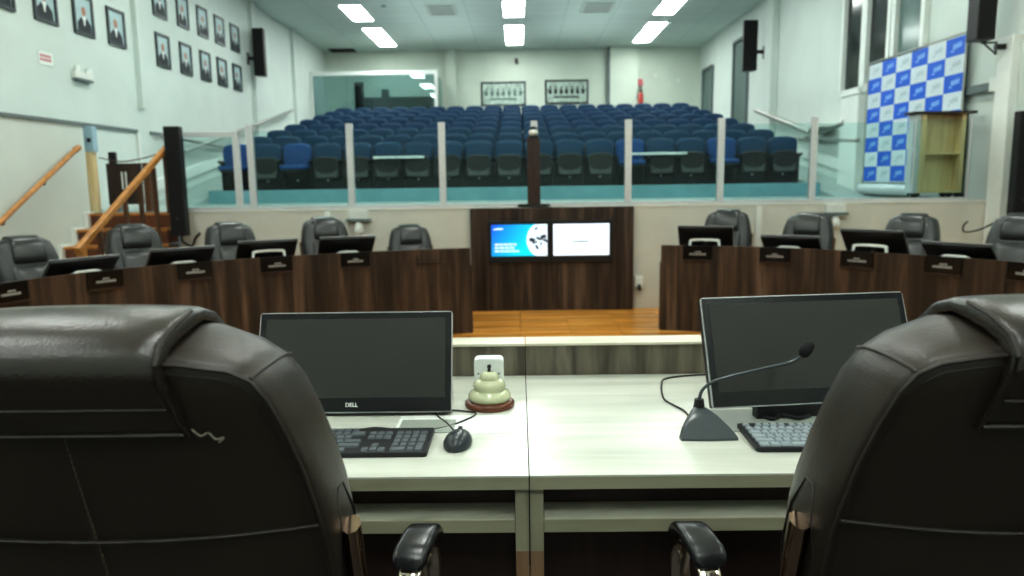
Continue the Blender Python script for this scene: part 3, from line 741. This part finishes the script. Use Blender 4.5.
B().tube(neck, .0042, 8).build('gooseneck', M['mic'], t, smooth=70)
hd = [Vector((.240, .03, .174)), Vector((.244, .03, .180)), Vector((.252, .03, .191)), Vector((.260, .03, .203)), Vector((.264, .03, .209))]
B().tube(hd, .0135, 16, scales=[.45, .95, 1.05, .9, .35]).build('foam_head', M['blackm'], t, smooth=70)
tag(B().tube(smoothpath([(.432, 1.765, DZ+.012), (.425, 1.80, DZ+.004), (.42, 1.86, DZ+.003), (.405, 1.90, DZ+.003), (.39, 1.965, DZ+.003), (.41, 2.10, DZ+.003), (.44, 2.17, DZ+.003), (.55, 2.205, DZ+.003), (.75, 2.2, DZ+.003)], 8), .0024, 6).build('microphone_cable', M['black'], smooth=60), 'thin dark cable looping over the right desk behind the microphone', 'cable')
tag(B().tube(smoothpath([(.60, 1.79, DZ+.008), (.62, 1.765, DZ+.008), (.65, 1.79, DZ+.01), (.68, 1.765, DZ+.01), (.72, 1.79, DZ+.008)], 5), .0045, 6).build('monitor_cable', M['black'], smooth=60), 'short black cable bunched under the right monitor', 'cable')

# ----------------------------------------------------------- audience seats
def seat_parts(kind, joined):
    """kind up/down, origin on the tier floor, faces -Y"""
    back = []
    for h, w, in ((.40, .225), (.50, .235), (.62, .245), (.70, .247), (.75, .242), (.79, .222), (.82, .17), (.835, .08)):
        back.append((w, h))
    outl = back+[(-w, h) for w, h in reversed(back)]
    def ring(k, y): return [(x*k*1.07, y+.03*(h-.4), .4+(h-.4)*(1-(1-k)*.9)) for x, h in outl]
    bb = B().rings([ring(.80, .0), ring(.88, .004), ring(.95, .018), ring(.99, .04), ring(1, .065), ring(.95, .09)])
    rim = B().tube([(x*.95, .0+.12*(h-.4), .40+.005+(h-.4)*.0+.0) for x, h in [(-.22, .4), (-.1, .38), (0, .375), (.1, .38), (.22, .4)]], .012, 6)
    arms = B()
    for sx in (-1, 1):
        arms.prism_x([(-.02, 0), (.10, 0), (.14, .5), (.12, .56), (-.22, .56), (-.22, .525), (-.05, .50)], sx*.262-.018, sx*.262+.018)
    return outl, bb, arms
def make_seat(kind):
    t = thing('auditorium_seat', 'x', 'seat')
    outl, bb, arms = seat_parts(kind, False)
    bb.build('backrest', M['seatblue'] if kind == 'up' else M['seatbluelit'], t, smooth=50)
    for sx in (-1, 1):
        B().prism_x([(-.02, 0), (.10, 0), (.14, .5), (.11, .53), (-.18, .53), (-.18, .50), (-.05, .47)], sx*.262-.016, sx*.262+.016).build('arm_support', M['shell'], t)
    B().box(-.24, .24, .0, .04, .0, .20).build('base_panel', M['shell'], t)
    B().cyl((.0, -.012, .165), (.0, .0, .165), .017, 12).build('number_disc', M['led'], t)
    if kind == 'up':
        sh = []
        for x in range(-6, 7):
            u = x/6; sh.append((u*.225, .17+.05*u*u))
        top = [(.225, .50), (.20, .545), (.1, .565), (0, .57), (-.1, .565), (-.20, .545), (-.225, .50)]
        B().prism_y(sh+top, -.10, -.045).build('seat_shell', M['shell'], t, bevel=.01)
        B().prism_y([(-.18, .215), (.18, .215), (.20, .36), (.13, .30), (0, .28), (-.13, .30), (-.20, .36)], -.106, -.099).build('underside_panel', M['shellgrey'], t)
        B().tube([(-.22, -.09, .51), (-.19, -.09, .55), (-.1, -.09, .572), (0, -.09, .577), (.1, -.09, .572), (.19, -.09, .55), (.22, -.09, .51)], .009, 6).build('seat_lip', M['shellgrey'], t, smooth=60)
        B().prism_y([(-.215, .24), (.215, .24), (.215, .53), (0, .555), (-.215, .53)], -.045, .0).build('seat_pad', M['seatblue'], t, bevel=.01)
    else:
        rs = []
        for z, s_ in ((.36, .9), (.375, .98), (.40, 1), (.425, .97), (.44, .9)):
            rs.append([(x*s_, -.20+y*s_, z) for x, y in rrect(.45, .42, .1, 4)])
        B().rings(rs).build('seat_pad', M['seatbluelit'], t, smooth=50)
        B().prism(rrect(.40, .36, .08, 3), .33, .362).build('seat_shell', M['shell'], t, loc=(0, -.20, 0))
        B().prism_y([(-.2, .0), (.2, .0), (.2, .33), (-.2, .33)], .0, .03).build('back_shell', M['shell'], t)
    return t
outl, bb, arms = seat_parts('up', True)
far = B()
far.v = bb.v[:]; far.f = bb.f[:]; far.mi = [0]*len(bb.f)
far.rings([[(x, y, z) for x, z in [(-.225, .22), (.225, .22), (.225, .5), (0, .56), (-.225, .5)]] for y in (-.1, -.01)], 0)
o = len(far.v); far.v += arms.v; far.f += [tuple(i+o for i in f) for f in arms.f]; far.mi += [1]*len(arms.f)
far.box(-.24, .24, 0, .04, 0, .2, 1)
farseat = far.build('auditorium_seat', [M['seatblue'], M['shell']], smooth=50)
up_seat = make_seat('up'); down_seat = make_seat('down')
first = {'up': True, 'down': True, 'far': True}
ordn = ['first', 'second', 'third', 'fourth', 'fifth', 'sixth', 'seventh', 'eighth', 'ninth', 'tenth', 'eleventh', 'twelfth', 'thirteenth', 'fourteenth', 'fifteenth', 'sixteenth', 'seventeenth', 'eighteenth', 'nineteenth', 'twentieth']
PITCHX = .55; NS = 19
down_ids = {0, 2, 13, 16}
for r, (y, z) in enumerate(rows):
    n = NS
    x0 = -.17-(n-1)/2*PITCHX
    for i in range(n):
        kind = 'far' if r > 1 else ('down' if (r == 0 and i in down_ids) else 'up')
        src = {'far': farseat, 'up': up_seat, 'down': down_seat}[kind]
        if first[kind]: o = src; first[kind] = False
        elif kind == 'far': o = src.copy(); COL.objects.link(o)
        else: o = copy_tree(src)
        o.location = (x0+i*PITCHX, y, z)
        state = 'with its seat down' if kind == 'down' else 'folded up'
        rowname = ['front row', 'second row', 'third row', 'fourth row', 'fifth row', 'sixth row', 'seventh row', 'rearmost row'][r]
        pos = (ordn[i]+' from the left') if i < n/2 else ((ordn[n-1-i]+' from the right'))
        if i == 0: pos = 'at its left end'
        if i == n-1: pos = 'at its right end'
        if r == 0: lab = 'blue auditorium seat in the %s %s, %s' % (rowname, state, pos)
        else: lab = 'blue auditorium seat in the %s, %s' % (rowname, pos)
        tag(o, lab, 'seat', 'blue auditorium seats, '+rowname)
# solid white strips modelled for pale streaks over the seats
for x0_, x1_, r_, lab in ((at(374, 156, Y=13.4).x, at(424, 156, Y=13.4).x, 0, 'pale narrow strip across front row seats left of the column'), (at(630, 151, Y=13.4).x, at(686, 151, Y=13.4).x, 0, 'pale narrow strip across front row seats right of the column'), (at(499, 121, Y=17.2).x, at(526, 121, Y=17.2).x, 3, 'short pale strip on the seat backs above the dark column')):
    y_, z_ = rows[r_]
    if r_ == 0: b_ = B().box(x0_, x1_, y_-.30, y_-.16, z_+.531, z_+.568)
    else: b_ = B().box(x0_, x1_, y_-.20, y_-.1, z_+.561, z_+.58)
    tag(b_.build('seat_strip', M['white'], bevel=.004), lab, 'board')

# --------------------------------------------- left stair rails, gate, fittings
rl = thing('stair_handrail', 'round wooden handrail fixed to the white wall left of the stairs', 'handrail', (0, 0, 0), 0, 'wooden stair handrails')
B().tube([(-5.40, 6.6, .70), (-5.40, 9.17, 2.11)], .028, 12).build('rail', M['orangewood'], rl, smooth=60)
B().tube([(-5.40, 9.12, 2.085), (-5.40, 9.2, 2.12)], .035, 12).build('end_knob', M['orangewood'], rl, smooth=60)
for y in (7.0, 7.75, 8.5):
    z = .70+(y-6.6)*1.41/2.57
    B().tube([(-5.40, y, z-.02), (-5.42, y, z-.07), (-5.5, y, z-.07)], .009, 8).build('bracket', M['darkwood'], rl, smooth=60)
rr = thing('stair_handrail', 'square orange wooden handrail with posts on the open side of the stairs', 'handrail', (0, 0, 0), 0, 'wooden stair handrails')
B().sweep([(-4.34, 7.2, 1.02), (-4.34, 9.28, 2.12)], rrect(.06, .07, .012, 2)).build('rail', M['orangewood'], rr)
B().box(-4.375, -4.305, 9.2, 9.27, 1.30, 2.08).build('top_post', M['brownwood'], rr)
B().box(-4.375, -4.305, 7.24, 7.31, 0, 1.04).build('bottom_post', M['orangewood'], rr)
for y, z in ((8.15, 1.48), (8.5, 1.66), (7.6, 1.19), (8.85, 1.85)):
    B().box(-4.36, -4.32, y, y+.045, .30, z).build('baluster', M['brownwood'], rr)
t = thing('low_gate', 'dark brown low gate with two pale slots at the top of the stairs', 'gate', (-5.26, 9.95, STG))
B().box(-.23, .23, -.02, .02, .10, .64).build('gate_board', M['darkwood'], t, bevel=.004)
B().box(-.035, -.012, -.024, -.02, .30, .53).box(.015, .038, -.024, -.02, .30, .53).build('pale_slots', M['white'], t)
B().box(-.22, -.18, -.02, .02, 0, .10).box(.18, .22, -.02, .02, 0, .10).build('feet', M['darkwood'], t)
t = thing('gate_post', 'narrow brown wooden post right of the low gate', 'post', (-4.93, 9.9, STG))
B().box(-.04, .04, -.04, .04, 0, .62).build('shaft', M['brownwood'], t, bevel=.004)
B().box(-.045, .045, -.045, .045, .62, .64).build('cap', M['brownwood'], t)
o = tag(B().box(-5.58, -5.47, 9.60, 9.70, STG, 2.08).build('wooden_post', M['shelfpale'], bevel=.004), 'pale yellow wooden post standing beside the end of the stair wall', 'post')
t = thing('control_box', 'pale blue electrical box on the end of the stair wall', 'box', (-5.53, 9.65, 2.085))
B().box(-.09, .09, -.05, .05, 0, .32).build('box', M['bluebox'], t, bevel=.008)
B().box(.01, .06, -.055, -.049, .12, .17).build('dark_switch', M['black'], t)
t = thing('wall_intercom', 'dark intercom on a white shelf between post and low gate', 'intercom', (-5.50, 10.15, STG))
B().box(-.05, .05, -.03, .03, 0, .42).build('stand', M['trimgrey'], t)
B().box(-.06, .09, -.05, .04, .42, .45).build('shelf', M['white'], t)
B().box(-.05, .04, -.04, .03, .45, .80).build('handset', M['black'], t, bevel=.01)
tag(B().tube(smoothpath([(-5.55, 9.9, 2.02), (-5.3, 9.9, 1.965), (-5.05, 9.85, 1.98), (-4.7, 9.7, 2.04), (-4.36, 9.3, 2.09)], 6), .008, 6).build('barrier_rope', M['brownwood'], smooth=60), 'thin sagging rope strung from the post to the orange handrail top', 'rope')

def column_speaker(label, x, y, z0, h, w=.19, lean=0):
    t = thing('column_speaker', label, 'speaker', (x, y, z0), 0, 'black column speakers')
    B().box(-w/2, w/2, -.06, .06, 0, h).build('cabinet', M['black'], t, bevel=.01)
    B().box(-w/2+.015, w/2-.015, -.066, -.06, .02, h-.02).build('grille', M['blackm'], t)
    B().cyl((0, -.067, .22), (0, -.064, .22), .012, 10).build('status_light', M['shellgrey'], t)
    B().box(-.03, .03, .06, .10, .15, .25).box(-.03, .03, .06, .10, h-.3, h-.2).build('wall_mount', M['black'], t)
    return t
s1 = column_speaker('tall black column speaker beside the top of the orange handrail', -4.2, 9.15, 1.02, 1.33)
s2 = column_speaker('tall black column speaker at the right picture edge', 5.83, 8.72, 1.12, 1.23, .22)
tag(B().tube(smoothpath([(5.62, 9.34, 1.06), (5.56, 9.33, 1.0), (5.57, 9.30, .93), (5.66, 9.15, .97), (5.75, 8.9, 1.10), (5.80, 8.75, 1.13)], 6), .01, 6).build('speaker_cable', M['black'], smooth=60), 'black cable hanging below the right column speaker', 'cable')
tag(B().tube(smoothpath([(-4.2, 9.22, 1.06), (-4.26, 9.3, .95), (-4.16, 9.34, .88), (-4.12, 9.36, .97), (-4.05, 9.37, 1.04)], 6), .014, 6).build('speaker_cable', M['black'], smooth=60), 'black cable coiled below the left column speaker', 'cable')

def wall_speaker(label, x, y, z0, z1, dx, wall, w=.28):
    t = thing('wall_speaker', label, 'speaker', (x, y, z0), 0, 'black wall speakers')
    h = z1-z0
    B().prism([(-w/2, -.12), (w/2, -.12), (w/2*.7, .14), (-w/2*.7, .14)], 0, h).build('cabinet', M['black'], t, bevel=.01)
    B().box(-w/2+.015, w/2-.015, -.126, -.12, .02, h-.02).build('grille', M['blackm'], t)
    d = wall-x
    B().box(min(0, d), max(0, d), .0, .05, h*.35, h*.42).box(min(d, d*.9), max(d, d*.9), -.04, .09, h*.25, h*.5).build('bracket', M['black'], t)
wall_speaker('tall black speaker bracketed high on the left wall after the portraits', -5.95, 17.7, 4.12, 5.18, 0, XL, .26)
wall_speaker('tall black speaker bracketed high on the far right wall', 5.55, 18.4, 4.16, 5.32, 0, XR, .34)
t = thing('wall_speaker', 'large black speaker high on the right wall above the banner edge', 'speaker', (5.545, 9.25, 3.22), 0, 'black wall speakers')
B().prism([(-.11, -.12), (.11, -.12), (.10, .12), (-.10, .12)], 0, .85).build('cabinet', M['black'], t, bevel=.01)
B().box(-.10, .10, -.127, -.12, .02, .83).build('grille', M['blackm'], t)
B().sweep([(.02, 0, -.02), (.2, 0, -.02), (.2, 0, -.16)], rrect(.025, .025, .004, 1)).tube([(.04, 0, -.02), (.2, 0, -.15)], .01, 6).box(.19, .404, -.03, .03, -.10, -.04).build('bracket', M['black'], t)

# ------------------------------------------------------------ wall portraits
def portrait(y0, y1, z0, z1, label, seed):
    h, w = z1-z0, y1-y0
    t = thing('portrait_frame', label, 'picture', (XL, (y0+y1)/2, z0), 0, 'framed portraits on the left wall')
    fr = B(); f = .045
    fr.box(.0, .03, -w/2, w/2, 0, f).box(0, .03, -w/2, w/2, h-f, h).box(0, .03, -w/2, -w/2+f, f, h-f).box(0, .03, w/2-f, w/2, f, h-f)
    fr.build('frame', M['frame'], t)
    p = B().box(.002, .012, -w/2+f, w/2-f, f, h-f).build('backdrop', M['portbg'], t)
    rnd = random.Random(seed); c = rnd.uniform(-.02, .02); s = w/.45
    hz = h*.60
    B().prism_x([(c+.045*s*cos(a), hz+.062*s*sin(a)) for a in [2*pi*i/14 for i in range(14)]], .012, .014).build('head_print', M['skin'], p)
    B().prism_x([(c-.16*s, f), (c+.16*s, f), (c+.15*s, hz-.17), (c+.06*s, hz-.085), (c, hz-.16), (c-.06*s, hz-.085), (c-.15*s, hz-.17)], .012, .0135).build('suit_print', M['suit'], p)
    B().prism_x([(c-.035*s, hz-.07), (c+.035*s, hz-.07), (c+.01, hz-.2), (c-.01, hz-.2)], .0125, .0145).build('shirt_print', M['white'], p)
lowr = [(9.07, 9.55), (9.93, 10.42), (10.80, 11.30), (11.68, 12.19)]
names_l = ['black framed portrait at the left picture edge, above the faded sign', 'black framed portrait second along the nearest group on the left wall', 'black framed portrait above the emergency light on the left wall', 'black framed portrait just before the wall pilaster on the left wall']
for i, (a, c) in enumerate(lowr): portrait(a, c, 3.80, 4.36, names_l[i], i)
low2 = [(13.2, 13.7), (14.12, 14.6), (15.0, 15.48), (15.84, 16.33), (16.70, 17.18)]
for i, (a, c) in enumerate(low2):
    portrait(a, c, 3.70, 4.27, 'black framed portrait in the lower far group, %s from the left' % ordn[i] if i < 4 else 'black framed portrait in the lower far group, nearest the wall speaker', 10+i)
    portrait(a, c, 4.55, 5.12, 'black framed portrait in the upper far group, %s from the left' % ordn[i] if i < 4 else 'black framed portrait in the upper far group, nearest the wall speaker', 20+i)

# exit sign, emergency light
t = thing('wall_sign', 'small white sign with faded red print low on the left wall', 'sign', (XL, 10.08, 3.24))
B().box(0, .012, -.15, .15, 0, .17).build('plate', M['white'], t)
q = B()
for r in range(2):
    for i in range(4): q.box(.012, .014, -.12+i*.06, -.075+i*.06, .05+r*.05, .085+r*.05)
q.build('red_print', M['signred'], t)
t = thing('emergency_light', 'white emergency light unit with two lamps on the left wall', 'lamp', (XL, 10.86, 3.16))
B().box(0, .07, -.22, .22, 0, .10).build('housing', M['offwhite'], t, bevel=.01)
B().box(.0, .075, -.20, .20, -.03, .0).build('lower_edge', M['trimgrey'], t)
for s_ in (-.15, .15): B().cyl((.05, s_, .10), (.05, s_, .17), .035, 12).build('lamp_head', M['white'], t, smooth=50)

# ------------------------------------------------------------- steel rails
def wallrail(label, pts, wallx, r=.035):
    t = thing('steel_handrail', label, 'handrail', (0, 0, 0), 0, 'steel handrails along the gallery aisles')
    B().tube(pts, r, 10).build('rail', M['steel'], t, smooth=60)
    for p in (pts[0], pts[-1]):
        q = Vector(p).lerp(Vector(pts[0] if p == pts[-1] else pts[-1]), .08)
        B().tube([q, (wallx, q.y, q.z-.05)], .012, 6).build('bracket', M['steel'], t, smooth=60)
wallrail('long steel handrail rising along the left wall beside the seats', [(-6.1, 20.5, 3.60), (-6.1, 13.7, 2.25)], XL)
wallrail('short level steel handrail on the left wall behind the glass gate', [(-6.1, 12.9, 2.5), (-6.1, 16.0, 2.39)], XL)
wallrail('steel handrail rising along the right wall beside the seats', [(5.8, 18.5, 3.25), (5.8, 15.0, 2.5)], XR, .055)
wallrail('short steel handrail sloping up right of the last glass post', [(5.8, 15.2, 2.42), (5.8, 13.5, 2.58)], XR, .05)
wallrail('thin level steel rail on the right wall left of the banner', [(5.8, 16.2, 2.47), (5.8, 12.9, 2.24)], XR, .03)

# ----------------------------------------------------------- banner, cabinet
t = thing('checked_banner', 'large blue and white checked banner on a frame by the right wall', 'banner', (5.84, 11.36, STG))
bl, wh, lg, gh = B(), B(), B(), B()
y_n, y_f, zt, zb = -1.32, 1.36, 2.14, .25     # near, far edges relative
nc, nr = 6, 8
cw = (y_f-y_n)/nc; chh = (zt-zb)/nr
for r in range(nr):
    for c in range(nc):
        ya = y_f-c*cw; z1 = zt-r*chh
        tgt, l2 = (bl, lg) if (c+r) % 2 else (wh, gh)
        tgt.add([(0, ya, z1), (0, ya-cw, z1), (0, ya-cw, z1-chh), (0, ya, z1-chh)], [(0, 1, 2, 3)])
        cy, cz = ya-cw/2, z1-chh/2
        l2.prism_x([(cy+.11, cz-.05), (cy+.06, cz-.03), (cy+.02, cz-.055), (cy+.06, cz-.06)], -.003, -.001)
        for i in range(4): l2.box(-.003, -.001, cy+.05-.05*i-.038, cy+.05-.05*i, cz-.03+.006*i, cz+.035+.006*i)
cloth = B().box(.004, .012, y_n, y_f, zb-.02, zt, 1)
for src_, mi_ in ((bl, 0), (wh, 1), (lg, 2), (gh, 3)):
    o_ = len(cloth.v); cloth.v += src_.v; cloth.f += [tuple(i_+o_ for i_ in f_) for f_ in src_.f]; cloth.mi += [mi_]*len(src_.f)
cloth.build('printed_cloth', [M['bannerblue'], M['bannerwhite'], M['bannerlogo'], M['bannerghost']], t)
for y in (y_n-.02, y_f+.02):
    B().tube([(.0, y, 0), (.0, y, zt+.03)], .015, 8).build('frame_pole', M['steel'], t, smooth=60)
B().tube([(.0, y_n-.02, zt+.03), (.0, y_f+.02, zt+.03)], .015, 8).build('top_bar', M['steel'], t, smooth=60)
B().tube([(-.02, y_n, .12), (-.02, y_f, .12)], .09, 14).build('roll_base', M['alu'], t, smooth=60)

t = thing('shelf_cabinet', 'open pale wood shelf cabinet on castors behind the glass by the banner', 'cabinet', (5.41, 9.80, STG))
w, h0, h1 = .36, .11, 1.13
B().box(-w+.03, -w+.10, -.11, .08, h0, h1-.02).build('side_panel', M['alu'], t, bevel=.004)
B().box(-w+.10, -w+.17, -.115, .08, h0, h1-.02).build('side_board', M['shelfpale'], t)
B().box(w-.10, w-.05, -.11, .08, h0, h1-.02).build('side_board', M['shelfpale'], t)
B().box(-w+.17, w-.10, .06, .08, h0, h1-.02).build('back_board', M['shelfpale'], t)
B().box(-w+.17, w-.10, -.11, .06, h0, h0+.03).build('bottom_board', M['shelfpale'], t)
B().box(-w+.17, w-.10, -.10, .06, .60, .625).build('shelf', M['shelfpale'], t)
B().box(-w-.02, w+.06, -.15, .10, h1-.02, h1+.01).build('top_board', M['darkwood'], t, bevel=.003)
B().box(w-.045, w-.035, -.12, .08, h0, h1-.03).build('clear_side', M['acrylic'], t)
for x in (-w+.1, w-.2, w-.02):
    for y in (-.08, .05):
        B().cyl((x-.015, y, .04), (x+.015, y, .04), .04, 12).box(x-.04, x+.04, y-.02, y+.02, .07, h0).build('castor', M['black'], t, smooth=50)
# ledge, small fittings on right wall beside banner
tag(B().box(XR-.35, XR, 14.15, 14.9, 2.55, 2.62).build('wall_shelf', M['offwhite'], bevel=.004), 'small pale shelf on the right wall left of the banner', 'shelf')
t = thing('cable_tray', 'grey tray fitted on the right wall between banner and white column', 'tray', (XR-.04, 9.8, 2.72))
B().box(-.04, .04, -.35, .35, -.05, .05).build('tray', M['trimgrey'], t); B().box(-.06, .04, -.42, -.30, -.07, .10).build('end_box', M['white'], t)

# ------------------------------------------------------------ back wall items
def group_photo(x0, x1, z0, z1, label, dark):
    t = thing('group_photo_frame', label, 'picture', ((x0+x1)/2, YB, z0), 0, 'framed group photographs on the back wall')
    w, h = (x1-x0), z1-z0; f = .05
    B().box(-w/2, w/2, -.04, 0, 0, f).box(-w/2, w/2, -.04, 0, h-f, h).box(-w/2, -w/2+f, -.04, 0, f, h-f).box(w/2-f, w/2, -.04, 0, f, h-f).build('frame', M['frame'], t)
    p = B().box(-w/2+f, w/2-f, -.02, 0, f, h-f).build('photo_print', mat('group_photo_print', (.42, .52, .46), .5, vary=.35, vscale=7), t)
    q = B()
    for i in range(7):
        x = -w/2+.17+i*(w-.34)/6
        q.prism_y([(x-.055, h*.42), (x+.055, h*.42), (x+.045, h*.62), (x-.045, h*.62)], -.024, -.02)
        q.prism_y([(x+.03*cos(a), h*.69+.04*sin(a)) for a in [2*pi*k/8 for k in range(8)]], -.024, -.02)
    q.box(-w/2+.3, w/2-.3, -.024, -.02, h*.25, h*.32)
    q.build('people_print', M['suit'] if dark else M['door'], p)
group_photo(-1.19, .27, 4.06, 4.83, 'pale framed group photograph on the back wall, left of two', False)
group_photo(.90, 2.31, 4.10, 4.86, 'framed group photograph with dark figures on the back wall', True)
t = thing('fire_extinguisher', 'red fire extinguisher hanging on the back wall above the seats', 'extinguisher', (3.98, YB-.32, 3.95))
B().lathe([(.001, 0), (.08, 0), (.085, .03), (.085, .36), (.06, .42), (.025, .45), (.001, .45)], n=18).build('cylinder', M['red'], t, smooth=60)
B().box(-.03, .03, -.03, .09, .45, .50).build('valve', M['black'], t)
B().tube([(0, 0, .47), (-.1, 0, .42), (-.12, 0, .2)], .012, 6).build('hose', M['black'], t, smooth=60)
B().box(-.04, .04, .08, .1, .1, .3).build('bracket', M['black'], t)
tag(B().box(3.9, 4.06, YB-.235, YB-.221, 4.62, 4.82).build('extinguisher_sign', M['signred']), 'small red and white sign above the fire extinguisher', 'sign')
tag(B().cyl((-.02, YB-.1, 5.4), (-.02, YB-.1, 5.55), .05, 10).box(-.04, 0, YB-.1, YB, 5.45, 5.5).build('small_camera', M['black']), 'small dark camera high on the back wall over the left photograph', 'camera')
tag(B().cyl((4.5, YB-.02, 4.95), (4.5, YB, 4.95), .05, 14).cyl((5.25, YB-.02, 4.8), (5.25, YB, 4.8), .06, 14).build('wall_sensor', M['offwhite'], smooth=50), 'pair of round white sensors on the back wall at right', 'sensor')
# glazed booth in the far left corner
t = thing('control_booth', 'glazed control booth with white frame in the far left corner', 'booth', (0, 0, 0))
B().box(-6.24, -2.42, 22.87, 22.97, 4.83, 4.95).box(-2.50, -2.40, 22.87, 22.97, 3.0, 4.83).box(-6.24, -6.16, 22.87, 22.97, 3.0, 4.83).build('frame', M['white'], t)
B().box(-6.16, -2.50, 22.91, 22.93, 3.0, 4.83).build('glass_pane', M['boothglass'], t)
B().box(-2.46, -2.44, 22.97, YB-.24, 3.0, 4.85).build('side_pane', M['boothglass'], t)
tag(B().box(-4.9, -2.7, 24.0, 24.45, 3.11, 4.3).box(-4.3, -4.1, 24.0, 24.3, 4.3, 4.55).build('equipment_rack', M['void']), 'dark equipment rack standing inside the glazed booth', 'rack')
t = thing('booth_speaker', 'tall black speaker standing inside the booth by its left end', 'speaker', (-4.95, 23.75, 3.11))
B().box(-.13, .13, -.1, .1, 0, 1.62).build('cabinet', M['black'], t, bevel=.01)
B().box(-.11, .11, -.106, -.1, .05, 1.57).build('grille', M['blackm'], t)

# stage wall pipes, lamps, sockets
tag(B().box(-2.46, -2.40, 9.37, 9.4, .9, 1.29).build('wall_conduit', M['white'], bevel=.004), 'short white vertical conduit on the beige wall at left', 'conduit')
tag(B().box(2.98, 3.05, 9.35, 9.4, .3, 1.28).build('wall_conduit', M['offwhite'], bevel=.004), 'long pale conduit down the beige wall at right', 'conduit')
for x, lab in ((-2.03, 'small white wall lamp under the glass rail at left'), (3.97, 'small white wall lamp under the glass rail at right')):
    t = thing('wall_lamp', lab, 'lamp', (x, 9.36, 1.10), 0, 'small wall lamps on the beige wall')
    B().box(-.15, .15, -.05, .04, .06, .09).build('bracket_plate', M['trimgrey'], t)
    B().box(-.12, .12, -.02, .04, .09, .19).build('housing', M['offwhite'], t, bevel=.006)
    B().lathe([(.001, -.12), (.04, -.11), (.06, -.06), (.055, 0), (.03, .06), (.001, .06)], n=16).build('globe', M['white'], t, smooth=60)
t = thing('wall_socket', 'small white socket on the beige wall right of the walnut panel', 'socket', (1.52, 9.385, .27))
B().box(-.05, .05, -.03, .015, 0, .14).build('cover', M['white'], t, bevel=.004)
B().cyl((0, -.07, -.02), (0, -.03, .03), .025, 10).build('plug', M['black'], t, smooth=50)

# ------------------------------------------------------------ ceiling fixtures
def fixture(x, y, w, l, label, group='ceiling light panels'):
    t = thing('ceiling_light', label, 'light', (x, y, ZC), 0, group)
    B().box(-w/2-.03, w/2+.03, -l/2-.03, l/2+.03, -.02, -.0005).build('tray', M['white'], t)
    B().box(-w/2, w/2, -l/2, l/2, -.03, -.02).build('diffuser', M['lamp'], t)
for x, y, l_, lab in ((-4.0, 19.3, 1.65, 'bright ceiling light in the left pair, nearer the camera'), (-4.0, 22.5, 2.6, 'bright ceiling light in the left pair, nearer the back wall'),
                  (-.07, 19.1, 1.65, 'bright ceiling light in the middle pair, nearer the camera'), (-.07, 22.5, 2.8, 'bright ceiling light in the middle pair, nearer the back wall'),
                  (3.78, 19.1, 1.65, 'bright ceiling light in the right pair, nearer the camera'), (3.85, 22.4, 2.8, 'bright ceiling light in the right pair, nearer the back wall')):
    fixture(x, y, .5, l_, lab)
for x in (-4.0, -.07, 3.8):
    for k_, y in enumerate((15.6, 12.0, 8.2, 4.4, .6, -2.2)):
        fixture(x, y, .5, 1.7, 'ceiling light out of frame above the %s, %s column of lights' % (['front seats', 'gallery edge', 'council desks', 'open council floor', 'foreground desks', 'space behind the chairs'][k_], 'left' if x < -1 else 'middle' if x < 1 else 'right'), 'ceiling lights out of frame')
for x0_, x1_, lab in ((-2.22, -1.48, 'square ceiling air vent between left and middle lights'), (1.6, 2.4, 'square ceiling air vent between middle and right lights')):
    t = thing('ceiling_vent', lab, 'vent', ((x0_+x1_)/2, 19.1, ZC), 0, 'ceiling air vents')
    w = (x1_-x0_)/2
    B().box(-w, w, -.55, .55, -.03, -.0005).build('frame', M['wall'], t)
    q = B()
    for i in range(4): q.box(-w*.8, w*.8, -.48+i*.28, -.40+i*.28, -.034, -.03)
    q.build('slats', M['trimgrey'], t)
tag(B().box(-6.0, -5.2, 24.3, 24.85, ZC-.02, ZC-.0005).build('ceiling_hatch', M['blackm']), 'dark square hatch in the ceiling at the far left corner', 'hatch')
tag(B().cyl((-1.6+-1.6, 18.6, ZC-.02), (-3.2, 18.6, ZC-.0005), .05, 12).build('smoke_detector', M['trimgrey']), 'tiny round detector on the ceiling between lights', 'detector')

# -------------------------------------------------------------- light, world
def area(x, y, z, sx, sy, p, col=(.90, 1, .97), rot=(0, 0, 0)):
    l = bpy.data.lights.new('fill_uplight', 'AREA'); l.shape = 'RECTANGLE'; l.size = sx; l.size_y = sy; l.energy = p; l.color = col
    o = bpy.data.objects.new('fill_uplight', l); COL.objects.link(o); o.location = (x, y, z); o.rotation_euler = rot
for x_ in (-2.0, 1.9):
    for y_ in (4, 12, 20): area(x_, y_, 4.7, 2.5, 6, 26, (.88, 1, .96), (pi, 0, 0))  # unseen upward lamps without fixtures, added to brighten the ceiling
w = bpy.data.worlds.new('world'); SC.world = w; w.use_nodes = True
w.node_tree.nodes['Background'].inputs[0].default_value = (.7, .85, .85, 1); w.node_tree.nodes['Background'].inputs[1].default_value = .2
SC.view_settings.view_transform = 'Standard'
SC.view_settings.look = 'None'
SC.view_settings.exposure = .27
SC.view_settings.gamma = .83
SC.cycles.max_bounces = 8
SC.cycles.transparent_max_bounces = 16
SC.cycles.use_fast_gi = False
SC.cycles.caustics_reflective = False
